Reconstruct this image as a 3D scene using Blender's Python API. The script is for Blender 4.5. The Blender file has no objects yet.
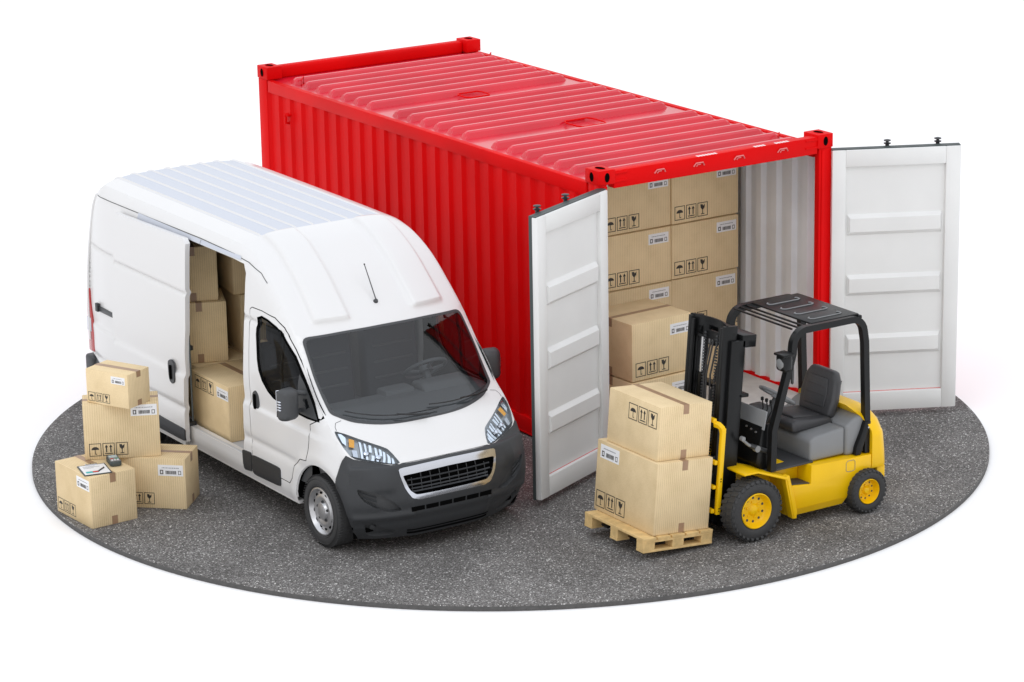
WSTR, KEY, RIM = 1.12, 280.0, 120.0
import bpy, bmesh, math, random
import numpy as np
from mathutils import Vector, Matrix, Euler
from mathutils.geometry import delaunay_2d_cdt
random.seed(7)
PI = math.pi
scene = bpy.context.scene
COL = scene.collection

# ------------------------------------------------------------------ materials
def mat(name, color, rough=.5, metal=0., coat=0., spec=.5, noise=None, bump=None, emit=None):
    """noise=(scale, amount) slight tonal variation; bump=(scale, strength)"""
    m = bpy.data.materials.new(name); m.use_nodes = True
    nt = m.node_tree; b = nt.nodes['Principled BSDF']
    b.inputs['Base Color'].default_value = (*color, 1)
    b.inputs['Roughness'].default_value = rough
    b.inputs['Metallic'].default_value = metal
    b.inputs['Coat Weight'].default_value = coat
    b.inputs['Coat Roughness'].default_value = .06
    b.inputs['Specular IOR Level'].default_value = spec
    tc = nt.nodes.new('ShaderNodeTexCoord')
    if noise:
        n = nt.nodes.new('ShaderNodeTexNoise'); n.inputs['Scale'].default_value = noise[0]
        n.inputs['Detail'].default_value = 6
        nt.links.new(tc.outputs['Object'], n.inputs['Vector'])
        r = nt.nodes.new('ShaderNodeValToRGB')
        a = noise[1]
        r.color_ramp.elements[0].position = .3; r.color_ramp.elements[1].position = .7
        r.color_ramp.elements[0].color = (*[c*(1-a) for c in color], 1)
        r.color_ramp.elements[1].color = (*[min(1, c*(1+a)) for c in color], 1)
        nt.links.new(n.outputs['Fac'], r.inputs['Fac'])
        nt.links.new(r.outputs['Color'], b.inputs['Base Color'])
    if bump:
        n = nt.nodes.new('ShaderNodeTexNoise'); n.inputs['Scale'].default_value = bump[0]
        n.inputs['Detail'].default_value = 4
        nt.links.new(tc.outputs['Object'], n.inputs['Vector'])
        bp = nt.nodes.new('ShaderNodeBump'); bp.inputs['Strength'].default_value = bump[1]
        bp.inputs['Distance'].default_value = .01
        nt.links.new(n.outputs['Fac'], bp.inputs['Height'])
        nt.links.new(bp.outputs['Normal'], b.inputs['Normal'])
    return m

def glass_mat(name, tint, gloss=.06, rough=.01):
    m = bpy.data.materials.new(name); m.use_nodes = True
    nt = m.node_tree; nt.nodes.clear()
    out = nt.nodes.new('ShaderNodeOutputMaterial'); mix = nt.nodes.new('ShaderNodeMixShader')
    tr = nt.nodes.new('ShaderNodeBsdfTransparent'); tr.inputs['Color'].default_value = (*tint, 1)
    gl = nt.nodes.new('ShaderNodeBsdfGlossy'); gl.inputs['Roughness'].default_value = rough
    fr = nt.nodes.new('ShaderNodeFresnel'); fr.inputs['IOR'].default_value = 1.45
    ad = nt.nodes.new('ShaderNodeMath'); ad.operation = 'MULTIPLY'; ad.inputs[1].default_value = gloss
    nt.links.new(fr.outputs[0], ad.inputs[0]); nt.links.new(ad.outputs[0], mix.inputs[0])
    nt.links.new(tr.outputs[0], mix.inputs[1]); nt.links.new(gl.outputs[0], mix.inputs[2])
    nt.links.new(mix.outputs[0], out.inputs[0])
    return m

def card_mat():
    m = bpy.data.materials.new('corrugated cardboard'); m.use_nodes = True
    nt = m.node_tree; N = nt.nodes; L = nt.links; b = N['Principled BSDF']
    b.inputs['Roughness'].default_value = .75; b.inputs['Specular IOR Level'].default_value = .25
    tc = N.new('ShaderNodeTexCoord'); sp = N.new('ShaderNodeSeparateXYZ'); L.new(tc.outputs['Object'], sp.inputs[0])
    geo = N.new('ShaderNodeNewGeometry')
    def sine(sock, period):
        a = N.new('ShaderNodeMath'); a.operation = 'MULTIPLY'; a.inputs[1].default_value = 2*PI/period; L.new(sock, a.inputs[0])
        s = N.new('ShaderNodeMath'); s.operation = 'SINE'; L.new(a.outputs[0], s.inputs[0]); return s.outputs[0]
    no = N.new('ShaderNodeTexNoise'); no.inputs['Scale'].default_value = 6; no.inputs['Detail'].default_value = 5
    L.new(tc.outputs['Object'], no.inputs['Vector'])
    fine = N.new('ShaderNodeTexNoise'); fine.inputs['Scale'].default_value = 160; L.new(tc.outputs['Object'], fine.inputs['Vector'])
    s = sine(sp.outputs['X'], .0185)
    # flutes show on the faces across x only
    v = N.new('ShaderNodeMath'); v.operation = 'MULTIPLY_ADD'; v.inputs[1].default_value = .11; v.inputs[2].default_value = .5
    L.new(s, v.inputs[0])
    v2 = N.new('ShaderNodeMath'); v2.operation = 'MULTIPLY_ADD'; v2.inputs[1].default_value = .45
    L.new(no.outputs['Fac'], v2.inputs[0]); L.new(v.outputs[0], v2.inputs[2])
    v3 = N.new('ShaderNodeMath'); v3.operation = 'MULTIPLY_ADD'; v3.inputs[1].default_value = .35
    L.new(fine.outputs['Fac'], v3.inputs[0]); L.new(v2.outputs[0], v3.inputs[2])
    r = N.new('ShaderNodeValToRGB'); L.new(v3.outputs[0], r.inputs['Fac'])
    r.color_ramp.elements[0].position = .55; r.color_ramp.elements[0].color = (.60, .445, .235, 1)
    r.color_ramp.elements[1].position = 1.2 if False else 1.0; r.color_ramp.elements[1].color = (.85, .67, .41, 1)
    oi = N.new('ShaderNodeObjectInfo'); mr = N.new('ShaderNodeMapRange'); mr.inputs[3].default_value = .90; mr.inputs[4].default_value = 1.04
    L.new(oi.outputs['Random'], mr.inputs[0])
    hs = N.new('ShaderNodeHueSaturation'); L.new(mr.outputs[0], hs.inputs['Value']); L.new(r.outputs['Color'], hs.inputs['Color'])
    L.new(hs.outputs['Color'], b.inputs['Base Color'])
    bp = N.new('ShaderNodeBump'); bp.inputs['Strength'].default_value = .25; bp.inputs['Distance'].default_value = .002
    L.new(s, bp.inputs['Height']); L.new(bp.outputs['Normal'], b.inputs['Normal'])
    return m

def asphalt_mat():
    m = bpy.data.materials.new('asphalt with pale stone chips'); m.use_nodes = True
    nt = m.node_tree; N = nt.nodes; L = nt.links; b = N['Principled BSDF']
    b.inputs['Roughness'].default_value = .85; b.inputs['Specular IOR Level'].default_value = .3
    tc = N.new('ShaderNodeTexCoord')
    vo = N.new('ShaderNodeTexVoronoi'); vo.inputs['Scale'].default_value = 105; L.new(tc.outputs['Object'], vo.inputs['Vector'])
    rg = N.new('ShaderNodeSeparateColor'); L.new(vo.outputs['Color'], rg.inputs[0])
    r = N.new('ShaderNodeValToRGB'); L.new(rg.outputs[0], r.inputs['Fac'])
    e = r.color_ramp.elements
    e[0].position = 0; e[0].color = (.075, .072, .070, 1); e[1].position = 1; e[1].color = (.80, .78, .75, 1)
    x = e.new(.45); x.color = (.155, .146, .138, 1); x = e.new(.85); x.color = (.235, .226, .22, 1); x = e.new(.95); x.color = (.38, .37, .36, 1)
    n1 = N.new('ShaderNodeTexNoise'); n1.inputs['Scale'].default_value = 120; n1.inputs['Detail'].default_value = 3; L.new(tc.outputs['Object'], n1.inputs['Vector'])
    n2 = N.new('ShaderNodeTexNoise'); n2.inputs['Scale'].default_value = 1.3; n2.inputs['Detail'].default_value = 5; L.new(tc.outputs['Object'], n2.inputs['Vector'])
    m1 = N.new('ShaderNodeMapRange'); m1.inputs[1].default_value = .3; m1.inputs[2].default_value = .7; m1.inputs[3].default_value = .55; m1.inputs[4].default_value = 1.4; L.new(n1.outputs['Fac'], m1.inputs[0])
    m2 = N.new('ShaderNodeMapRange'); m2.inputs[1].default_value = .3; m2.inputs[2].default_value = .7; m2.inputs[3].default_value = .70; m2.inputs[4].default_value = 1.18; L.new(n2.outputs['Fac'], m2.inputs[0])
    mu = N.new('ShaderNodeMath'); mu.operation = 'MULTIPLY'; L.new(m1.outputs[0], mu.inputs[0]); L.new(m2.outputs[0], mu.inputs[1])
    mx = N.new('ShaderNodeMix'); mx.data_type = 'RGBA'; mx.blend_type = 'MULTIPLY'; mx.inputs[0].default_value = 1
    L.new(r.outputs['Color'], mx.inputs[6]); L.new(mu.outputs[0], mx.inputs[7]); L.new(mx.outputs[2], b.inputs['Base Color'])
    bp = N.new('ShaderNodeBump'); bp.inputs['Strength'].default_value = .5; bp.inputs['Distance'].default_value = .01
    L.new(rg.outputs[0], bp.inputs['Height']); L.new(bp.outputs['Normal'], b.inputs['Normal'])
    return m

M = dict(
 card=card_mat(), asphalt=asphalt_mat(),
 floor=mat('white studio floor', (.975, .962, .95), .9, spec=.1),
 edge=mat('dark asphalt edge', (.09, .087, .085), .8, noise=(30, .15)),
 tape=mat('brown packing tape', (.36, .22, .13), .35, noise=(20, .08)),
 label=mat('white paper label', (.85, .85, .86), .5),
 ink=mat('black printing ink', (.035, .03, .025), .6),
 greyink=mat('grey print', (.25, .25, .27), .6),
 red=mat('red container paint', (.74, .003, .004), .45, coat=.0, spec=.07, noise=(1.4, .08), bump=(3, .05)),
 redroof=mat('red paint with sky reflection tint', (.68, .007, .028), .28, coat=.35, noise=(1.6, .10), bump=(3, .05)),  # bluish sky reflection mixed into the red base colour
 inner=mat('pale grey inner wall paint', (.78, .80, .84), .4, noise=(2, .08)),
 doorwhite=mat('white door paint', (.80, .80, .79), .38, noise=(2.2, .03), bump=(2, .04)),
 gasket=mat('dark rubber gasket', (.055, .07, .07), .5),
 wood=mat('pale pallet wood', (.72, .50, .22), .6, noise=(14, .18), bump=(40, .2)),
 plywood=mat('container floor boards', (.66, .65, .64), .6, noise=(6, .12)),
 white=mat('white vehicle paint', (.75, .742, .735), .30, coat=.35),
 roofpanel=mat('white paint with sky reflection tint', (.56, .59, .66), .38, coat=.1),  # blue of the reflected sky painted into the white
 plastic=mat('dark grey bumper plastic', (.034, .036, .039), .42, spec=.4, bump=(60, .05)),
 trim=mat('charcoal trim', (.05, .052, .055), .5),
 black=mat('black void', (.004, .004, .004), .9, spec=.0),
 rubber=mat('tyre rubber', (.040, .040, .041), .7, bump=(80, .15)),
 steel=mat('silver wheel steel', (.58, .58, .59), .34, metal=.85),
 chrome=mat('chrome', (.72, .74, .80), .14, metal=1),
 satin=mat('satin chrome', (.58, .60, .65), .14, metal=1),
 amber=mat('amber lens', (.85, .38, .02), .15, coat=.6),
 redlens=mat('red tail lens', (.42, .01, .012), .15, coat=.8),
 clear=glass_mat('clear lens', (.93, .96, .98), .35, .02),
 glass=glass_mat('tinted windscreen glass', (.60, .63, .65), 1.7, .01),
 sideglass=glass_mat('side window glass', (.34, .36, .38), .35, .02),
 seat=mat('dark seat fabric', (.17, .175, .185), .8, bump=(120, .2)),
 dash=mat('dashboard plastic', (.27, .27, .27), .65),
 vanfloor=mat('pale van floor', (.55, .56, .58), .5, noise=(5, .05)),
 yellow=mat('yellow forklift paint', (.90, .54, .001), .35, coat=.12, spec=.3, noise=(4, .03)),
 blackmetal=mat('black painted steel', (.007, .0075, .008), .32, spec=.28),
 darkmetal=mat('dark grey steel', (.035, .037, .040), .38, spec=.4),
 hood=mat('grey engine cover', (.22, .225, .23), .42, bump=(50, .06)),
 leather=mat('grey black vinyl', (.050, .050, .053), .42, bump=(40, .1)),
 screen=mat('pale grey screen', (.50, .60, .62), .2),
 green=mat('green key', (.05, .35, .18), .5), redkey=mat('red key', (.6, .05, .04), .5),
 teal=mat('teal print', (.05, .45, .45), .5),
)
M['keeper'] = mat('worn pale red metal', (.80, .22, .22), .35, metal=.2)
M['wiper'] = mat('black wiper', (.012, .012, .013), .3)
M['housing'] = mat('headlight housing', (.36, .37, .38), .3, metal=.6)
M['faceted'] = mat('faceted chrome reflector', (.80, .84, .90), .10, metal=1, bump=(30, .30))
M['smokegrey'] = mat('grey translucent shield', (.30, .31, .32), .2, coat=.5)
M['smoked'] = glass_mat('smoked plastic panel', (.62, .64, .65), .8, .1)

# ------------------------------------------------------------------ helpers
def finish(name, bm, m, parent=None, smooth=False, angle=35, off=None, merge=0):
    if off is not None: bmesh.ops.translate(bm, vec=Vector(off), verts=bm.verts)
    if merge: bmesh.ops.remove_doubles(bm, verts=bm.verts, dist=merge)
    bmesh.ops.recalc_face_normals(bm, faces=bm.faces) if merge or not getattr(bm, 'keep', False) and False else None
    me = bpy.data.meshes.new(name); bm.to_mesh(me); bm.free()
    for x in (m if isinstance(m, (list, tuple)) else [m]): me.materials.append(M[x])
    if smooth:
        me.shade_smooth()
        me.set_sharp_from_angle(angle=math.radians(angle))
    o = bpy.data.objects.new(name, me); COL.objects.link(o)
    if parent: o.parent = parent
    return o

def islands(bm):
    seen = set(); out = []
    bm.verts.ensure_lookup_table()
    for v in bm.verts:
        if v in seen: continue
        st = [v]; comp = set([v]); seen.add(v)
        while st:
            q = st.pop()
            for e in q.link_edges:
                w = e.other_vert(q)
                if w not in seen: seen.add(w); comp.add(w); st.append(w)
        out.append(comp)
    res = []
    for comp in out:
        n = bmesh.new(); mp = {v: n.verts.new(v.co) for v in comp}
        fs = set(f for v in comp for f in v.link_faces)
        for f in fs:
            g = n.faces.new([mp[v] for v in f.verts]); g.material_index = f.material_index
        n.normal_update(); res.append(n)
    bm.free(); return res
def multi(fn, name, bm, m, parent=None, smooth=True):
    """one object for every separate piece of bm"""
    return [fn(name, b, m, parent, smooth) for b in islands(bm)]

def thing(name, label, cat, loc=(0, 0, 0), rot=(0, 0, 0), group=None):
    o = bpy.data.objects.new(name, None); COL.objects.link(o); o.empty_display_size = .2
    o.location = loc; o.rotation_euler = rot
    o['label'] = label; o['category'] = cat
    if group: o['group'] = group
    return o

def copy_tree(o, parent=None):
    c = o.copy(); COL.objects.link(c)
    if parent: c.parent = parent
    for ch in list(o.children): copy_tree(ch, c)
    return c

def join(bm, tmp, mtx=None):
    me = bpy.data.meshes.new('tmp'); tmp.to_mesh(me); tmp.free()
    if mtx is not None: me.transform(mtx)
    bm.from_mesh(me); bpy.data.meshes.remove(me)

def box(bm, lo, hi, r=0, seg=2, mi=0, mtx=None):
    t = bmesh.new(); bmesh.ops.create_cube(t, size=1)
    lo = Vector(lo); hi = Vector(hi)
    for v in t.verts:
        v.co = Vector([lo[i]+(v.co[i]+.5)*(hi[i]-lo[i]) for i in range(3)])
    if r > 0: bmesh.ops.bevel(t, geom=list(t.edges), offset=r, segments=seg, affect='EDGES', profile=.5)
    for f in t.faces: f.material_index = mi
    bmesh.ops.recalc_face_normals(t, faces=t.faces)
    join(bm, t, mtx)

def prism(bm, pts, a, b, axis='y', r=0, seg=2, mi=0, mtx=None):
    """polygon pts extruded from a to b. axis y: pts=(x,z); x: pts=(y,z); z: pts=(x,y)"""
    t = bmesh.new()
    def P(p, v):
        return {'y': (p[0], v, p[1]), 'x': (v, p[0], p[1]), 'z': (p[0], p[1], v)}[axis]
    A = [t.verts.new(P(p, a)) for p in pts]; B = [t.verts.new(P(p, b)) for p in pts]
    n = len(pts)
    t.faces.new(A); t.faces.new(B[::-1])
    for i in range(n): t.faces.new((A[i], B[i], B[(i+1) % n], A[(i+1) % n]))
    bmesh.ops.recalc_face_normals(t, faces=t.faces)
    if r > 0: bmesh.ops.bevel(t, geom=list(t.edges), offset=r, segments=seg, affect='EDGES', profile=.5, clamp_overlap=True)
    for f in t.faces: f.material_index = mi
    join(bm, t, mtx)

def tube(bm, path, r, seg=8, caps=True, mi=0, closed=False, square=False, up=None):
    path = [Vector(p) for p in path]; n = len(path); rings = []
    u = None
    for i, p in enumerate(path):
        if closed: d = (path[(i+1) % n]-path[i-1]).normalized()
        else: d = (path[min(n-1, i+1)]-path[max(0, i-1)]).normalized()
        if u is None:
            u = Vector(up) if up else (Vector((0, 0, 1)) if abs(d.z) < .9 else Vector((1, 0, 0)))
        u = (u-d*u.dot(d)).normalized(); w = d.cross(u)
        ring = []
        rr = r[i] if isinstance(r, (list, tuple)) else r
        if square:
            for (a, b) in ((-1, -1), (1, -1), (1, 1), (-1, 1)): ring.append(bm.verts.new(p+u*a*rr+w*b*rr))
        else:
            for k in range(seg):
                a = 2*PI*k/seg; ring.append(bm.verts.new(p+u*math.cos(a)*rr+w*math.sin(a)*rr))
        rings.append(ring)
    m = len(rings[0])
    for i in range(n if closed else n-1):
        A = rings[i]; B = rings[(i+1) % n]
        for k in range(m):
            f = bm.faces.new((A[k], A[(k+1) % m], B[(k+1) % m], B[k])); f.material_index = mi
    if caps and not closed:
        f = bm.faces.new(rings[0][::-1]); f.material_index = mi
        f = bm.faces.new(rings[-1]); f.material_index = mi

def lathe(bm, prof, c, axis, seg=40, mi=0, close=False):
    """prof = list of (radius, along); axis unit vector"""
    ax = Vector(axis).normalized(); c = Vector(c)
    u = ax.orthogonal().normalized()
    if abs(ax.z) < .9: u = (Vector((0, 0, 1))-ax*ax.z).normalized()
    w = ax.cross(u); rings = []
    for (r, h) in prof:
        rings.append([bm.verts.new(c+ax*h+(u*math.cos(2*PI*k/seg)+w*math.sin(2*PI*k/seg))*max(r, 1e-4)) for k in range(seg)])
    for i in range(len(rings)-1):
        mm = mi[i] if isinstance(mi, (list, tuple)) else mi
        for k in range(seg):
            f = bm.faces.new((rings[i][k], rings[i+1][k], rings[i+1][(k+1) % seg], rings[i][(k+1) % seg])); f.material_index = mm
    return u, w

def disc(bm, c, axis, r, h=.002, seg=16, mi=0):
    lathe(bm, [(0, h), (r, h), (r, 0)], c, axis, seg, mi)

def polyface(bm, pts, mi=0, thick=None):
    """flat polygon with small real thickness along normal `thick`"""
    A = [bm.verts.new(p) for p in pts]
    f = bm.faces.new(A); f.material_index = mi
    if thick is not None:
        B = [bm.verts.new(Vector(p)-Vector(thick)) for p in pts]
        n = len(pts)
        for i in range(n):
            f = bm.faces.new((A[i], B[i], B[(i+1) % n], A[(i+1) % n])); f.material_index = mi

# ------------------------------------------------------------------ setting
floor = bmesh.new()
for v in ((-400, -400), (400, -400), (400, 400), (-400, 400)): floor.verts.new((v[0], v[1], -.045))
floor.faces.new(floor.verts)
o = finish('floor', floor, 'floor'); o['kind'] = 'structure'
DC = (-.1026, 1.2409); DR = 4.107
bm = bmesh.new()
u, w = lathe(bm, [(0, 0), (DR-.006, 0), (DR, -.006), (DR, -.043)], (DC[0], DC[1], 0), (0, 0, 1), 256, [0, 0, 1])
o = finish('ground', bm, ['asphalt', 'edge'], smooth=True, angle=30); o['kind'] = 'structure'

# ------------------------------------------------------------------ cartons
def face_frame(w, d, face):
    if face == 'F': return Vector((-w/2, -d/2, 0)), Vector((1, 0, 0)), Vector((0, -1, 0)), w
    if face == 'L': return Vector((-w/2, d/2, 0)), Vector((0, -1, 0)), Vector((-1, 0, 0)), d
    if face == 'R': return Vector((w/2, -d/2, 0)), Vector((0, 1, 0)), Vector((1, 0, 0)), d
UP = Vector((0, 0, 1))
def symbols(bm, O, U, N, u0, v0, s):
    """three framed handling marks: umbrella, two arrows, glass"""
    def q(x, y, lift=.0012): return O+U*(u0+x)+UP*(v0+y)+N*lift
    def rect(x0, y0, x1, y1): polyface(bm, [q(x0, y0), q(x1, y0), q(x1, y1), q(x0, y1)], 0, N*.0008)
    t = s*.055
    for k in range(3):
        x = k*s*1.12
        rect(x, 0, x+s, t); rect(x, s*1.12-t, x+s, s*1.12); rect(x, t, x+t, s*1.12-t); rect(x+s-t, t, x+s, s*1.12-t)
    cx = s*.5; cy = s*.56                                    # umbrella
    pts = [q(cx+s*.32*math.cos(a*PI/10), cy+s*.26*math.sin(a*PI/10)) for a in range(11)]
    polyface(bm, pts, 0, N*.0008)
    rect(cx-t*.5, s*.22, cx+t*.5, cy); rect(cx-t*.5, s*.16, cx+s*.13, s*.16+t)
    for dx in (.32, .68):                                    # arrows
        x = s*1.12+s*dx
        rect(x-s*.05, s*.30, x+s*.05, s*.78)
        polyface(bm, [q(x-s*.14, s*.74), q(x+s*.14, s*.74), q(x, s*.98)], 0, N*.0008)
    rect(s*1.12+s*.18, s*.16, s*1.12+s*.82, s*.16+t*1.3)
    x = s*2.24+s*.5                                          # glass
    pts = [q(x-s*.22, s*.96), q(x-s*.19, s*.70), q(x-s*.06, s*.54), q(x+s*.06, s*.54), q(x+s*.19, s*.70), q(x+s*.22, s*.96), q(x+s*.06, s*.82), q(x-s*.02, s*.96)]
    polyface(bm, pts, 0, N*.0008)
    rect(x-t*.6, s*.2, x+t*.6, s*.54); rect(x-s*.16, s*.15, x+s*.16, s*.15+t*1.2)

def carton(w, d, h, label, loc, rot=(0, 0, 0), tape='y', lab=('F', .62, .80), sym=('F', .05, .06), group=None, ls=.18, ss=.075, tw=.052):
    """lab/sym = (face, u fraction of width at left edge, v fraction of height at lower edge)"""
    c = thing('cardboard_box', label, 'cardboard box', loc, rot, group)
    bm = bmesh.new(); box(bm, (-w/2, -d/2, 0), (w/2, d/2, h), .006, 2)
    if tape == 'y': box(bm, (-.0015, -d/2+.02, h-.001), (.0015, d/2-.02, h+.0006), 0)
    # flap ends show as a thin dark slot under the tape
    body = finish('carton', bm, 'card', c, True, 40)
    e = .0012; ln = min(.075, h*.17); D = d if tape == 'y' else w
    def strip(parts):
        bm = bmesh.new()
        for (a0, a1, z0, z1) in parts:
            if tape == 'y': box(bm, (-tw/2, a0, z0), (tw/2, a1, z1))
            else: box(bm, (a0, -tw/2, z0), (a1, tw/2, z1))
        finish('tape', bm, 'tape', c)
    strip([(-D/2-e, D/2+e, h-.0005, h+e), (-D/2-e, -D/2+.0005, h-ln, h-.0006), (D/2-.0005, D/2+e, h-ln, h-.0006)])
    strip([(-D/2-e, -D/2+.0005, .002, ln)]); strip([(D/2-.0005, D/2+e, .002, ln)])
    if lab:
        O, U, N, W = face_frame(w, d, lab[0]); u0 = lab[1]*W; v0 = lab[2]*h-.0; lw = ls; lh = ls*.44
        bm = bmesh.new()
        Q = lambda x, y, l: O+U*(u0+x)+UP*(v0+y)+N*l
        polyface(bm, [Q(0, 0, .001), Q(lw, 0, .001), Q(lw, lh, .001), Q(0, lh, .001)], 0, N*.001)
        L = finish('label', bm, 'label', c)
        bm = bmesh.new()
        x = lw*.30
        rnd = random.Random(3)
        while x < lw*.72:
            b = rnd.choice((.0022, .004, .006)); polyface(bm, [Q(x, lh*.16, .0016), Q(x+b, lh*.16, .0016), Q(x+b, lh*.48, .0016), Q(x, lh*.48, .0016)]); x += b+rnd.choice((.002, .003))
        def ring(x0, y0, x1, y1, t):
            for (a, b2, c2, d2) in ((x0, y0, x1, y0+t), (x0, y1-t, x1, y1), (x0, y0+t, x0+t, y1-t), (x1-t, y0+t, x1, y1-t)):
                polyface(bm, [Q(a, b2, .0016), Q(c2, b2, .0016), Q(c2, d2, .0016), Q(a, d2, .0016)])
        ring(lw*.80, lh*.14, lw*.92, lh*.5, lw*.022)
        ring(lw*.08, lh*.14, lw*.21, lh*.54, lw*.035)
        x = lw*.16
        while x < lw*.80:
            b = rnd.choice((.006, .009, .012)); polyface(bm, [Q(x, lh*.70, .0016), Q(x+b, lh*.70, .0016), Q(x+b, lh*.77, .0016), Q(x, lh*.77, .0016)], 1); x += b+.004
        finish('barcode', bm, ['ink', 'greyink'], L)
    if sym:
        O, U, N, W = face_frame(w, d, sym[0])
        bm = bmesh.new(); symbols(bm, O, U, N, sym[1]*W, sym[2]*h, ss)
        finish('handling_marks', bm, 'ink', c)
    return c

def place(nx, ny, hd, w, d, z=0):
    """near bottom corner (local -w/2,-d/2) -> centre location, rotation"""
    a = math.radians(hd); X = Vector((math.cos(a), math.sin(a), 0)); Y = Vector((-math.sin(a), math.cos(a), 0))
    c = Vector((nx, ny, z))+X*w/2+Y*d/2
    return c, (0, 0, a)

# pile on the ground beside the van
GB = 'cardboard boxes piled on the asphalt beside the van'
l, r = place(-4.129, 1.163, 3.3, .413, .581)
carton(.413, .581, .427, 'cardboard box at the front left of the pile carrying a clipboard and a card terminal', l, r, 'y', ('L', .62, .72), ('L', .04, .07), GB, .205, .09)
w2, d2 = .57, .384
Xd = Vector((math.cos(math.radians(-43.3)), math.sin(math.radians(-43.3)), 0)); Yd = Vector((-Xd.y, Xd.x, 0))
l2 = Vector((-3.294, 1.146, 0))-Xd*w2/2+Yd*d2/2
carton(w2, d2, .427, 'cardboard box on the asphalt at the right of the pile by the open side door', l2, (0, 0, math.radians(-43.3)), 'x', ('F', .60, .66), ('F', .03, .08), GB, .21, .088)
l, r = place(-3.956, 1.603, -25.5, .609, .30, .4285)
carton(.609, .30, .462, 'wide cardboard box resting across the two lower boxes of the pile', l, r, 'x', ('F', .63, .76), ('F', .06, .06), GB, .21, .096)
l, r = place(-3.698, 1.276, 25.8, .279, .426, .892)
carton(.279, .426, .285, 'small cardboard box on top of the pile beside the van', l, r, 'y', ('L', .60, .68), ('L', .04, .07), GB, .14, .067)

# clipboard, pen, card terminal on the front left box
t = thing('clipboard', 'dark clipboard with a printed sheet lying on the front left box', 'clipboard', (-4.005, 1.33, .4295), (0, 0, math.radians(-12)))
bm = bmesh.new(); box(bm, (-.115, -.13, 0), (.115, .13, .006), .0025, 1); finish('board', bm, 'gasket', t)
bm = bmesh.new(); box(bm, (-.103, -.118, .0062), (.103, .112, .0075)); s = finish('paper', bm, 'label', t)
bm = bmesh.new()
for k, (a, b) in enumerate(((-.08, .02), (-.08, .055), (-.08, .0))): box(bm, (a, .075-k*.022, .0077), (b, .081-k*.022, .0081), 0, 1, 1)
box(bm, (-.085, -.09, .0077), (.02, -.045, .0082), 0, 1, 0); box(bm, (-.03, -.085, .0083), (.018, -.05, .0087), 0, 1, 2)
finish('printed_lines', bm, ['teal', 'greyink', 'redkey'], s)
bm = bmesh.new(); box(bm, (-.05, .105, .0076), (.05, .135, .016), .004, 2); finish('clip', bm, 'satin', t)
t = thing('pen', 'dark pen lying on the printed sheet of the clipboard', 'pen', (-3.965, 1.29, .439), (0, 0, math.radians(38)))
bm = bmesh.new(); lathe(bm, [(0, -.055), (.002, -.055), (.006, -.04), (.006, .04), (.0045, .05), (0, .05)], (0, 0, .0005), (1, 0, 0), 12); finish('barrel', bm, 'blackmetal', t, True)
bm = bmesh.new(); box(bm, (.01, -.0015, .006), (.048, .0015, .0085), .0005, 1); finish('pocket_clip', bm, 'chrome', t)
t = thing('card_terminal', 'small grey card terminal with red and green keys on the front left box', 'card terminal', (-3.80, 1.40, .4295), (0, 0, math.radians(-14)))
bm = bmesh.new(); prism(bm, [(-.047, -.085), (-.03, -.10), (.03, -.10), (.047, -.085), (.05, .06), (.04, .09), (-.04, .09), (-.05, .06)], 0, .04, 'z', .008, 2); finish('body', bm, 'gasket', t, True)
bm = bmesh.new(); box(bm, (-.04, -.085, .0395), (.04, .075, .043), .003, 2); f = finish('front_plate', bm, 'hood', t)
bm = bmesh.new(); box(bm, (-.032, .01, .0432), (.032, .065, .0448), .002, 1); finish('screen', bm, 'screen', t)
for nm, mm, x0 in (('red_key', 'redkey', -.033), ('green_key', 'green', .009)):
    bm = bmesh.new(); box(bm, (x0, -.03, .0432), (x0+.024, -.016, .0465), .002, 1); finish(nm, bm, mm, t)
bm = bmesh.new()
for i in range(3):
    for j in range(2): box(bm, (-.032+i*.023, -.072+j*.019, .0432), (-.016+i*.023, -.060+j*.019, .0458), .002, 1)
finish('keypad', bm, 'label', t)

# cartons inside the van
GV = 'cardboard boxes inside the van'
l, r = place(-2.755, 1.38, 0, .60, .66, .402)
carton(.60, .66, .475, 'large cardboard box on the van floor just inside the open side door', l, r, 'y', ('L', .70, .74), ('L', .12, .72), GV, .20, .10)
def vb(cy0, cy1, x0, z0, z1, txt, s=None):
    w = cy1-cy0; d = .5
    carton(w, d, z1-z0, txt, (x0+d/2, (cy0+cy1)/2, z0), (0, 0, -PI/2), 'y', None, s, GV)
vb(2.07, 2.80, -2.68, .402, .879, 'cardboard box on the van floor behind the side door, under the taller stack')
def vr(cx, cy, z0, w, d, h, rz, txt):
    a = math.radians(rz); X = Vector((math.cos(a), math.sin(a), 0)); Y = Vector((-X.y, X.x, 0))
    carton(w, d, h, txt, Vector((cx, cy, z0))-X*w/2+Y*d/2, (0, 0, a), 'y', None, None, GV)
vr(-2.385, 2.055, .882, .46, .46, .52, -22, 'middle cardboard box of the stack seen through the van side opening')
vr(-2.42, 2.12, 1.405, .42, .42, .47, -20, 'topmost cardboard box of the stack seen through the van side opening')
def vn(nx, ny, z0, w, d, h, rz, txt):
    l, r = place(nx, ny, rz, w, d, z0); carton(w, d, h, txt, l, r, 'y', None, None, GV)
vn(-2.15, 2.10, .402, .50, .62, .477, 0, 'cardboard box on the van floor deep to the right of the stack')
vn(-2.165, 2.22, .882, .50, .50, .50, -6, 'middle cardboard box of the column deep in the van to the right of the stack')
vn(-2.21, 2.25, 1.385, .50, .50, .48, -9, 'upper cardboard box of the column deep in the van to the right of the stack')
carton(.34, .42, .40, 'cardboard box just behind the passenger seat seen through the side window', (-2.40, 1.07, .87), (0, 0, math.radians(18)), 'y', None, None, GV)
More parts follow.
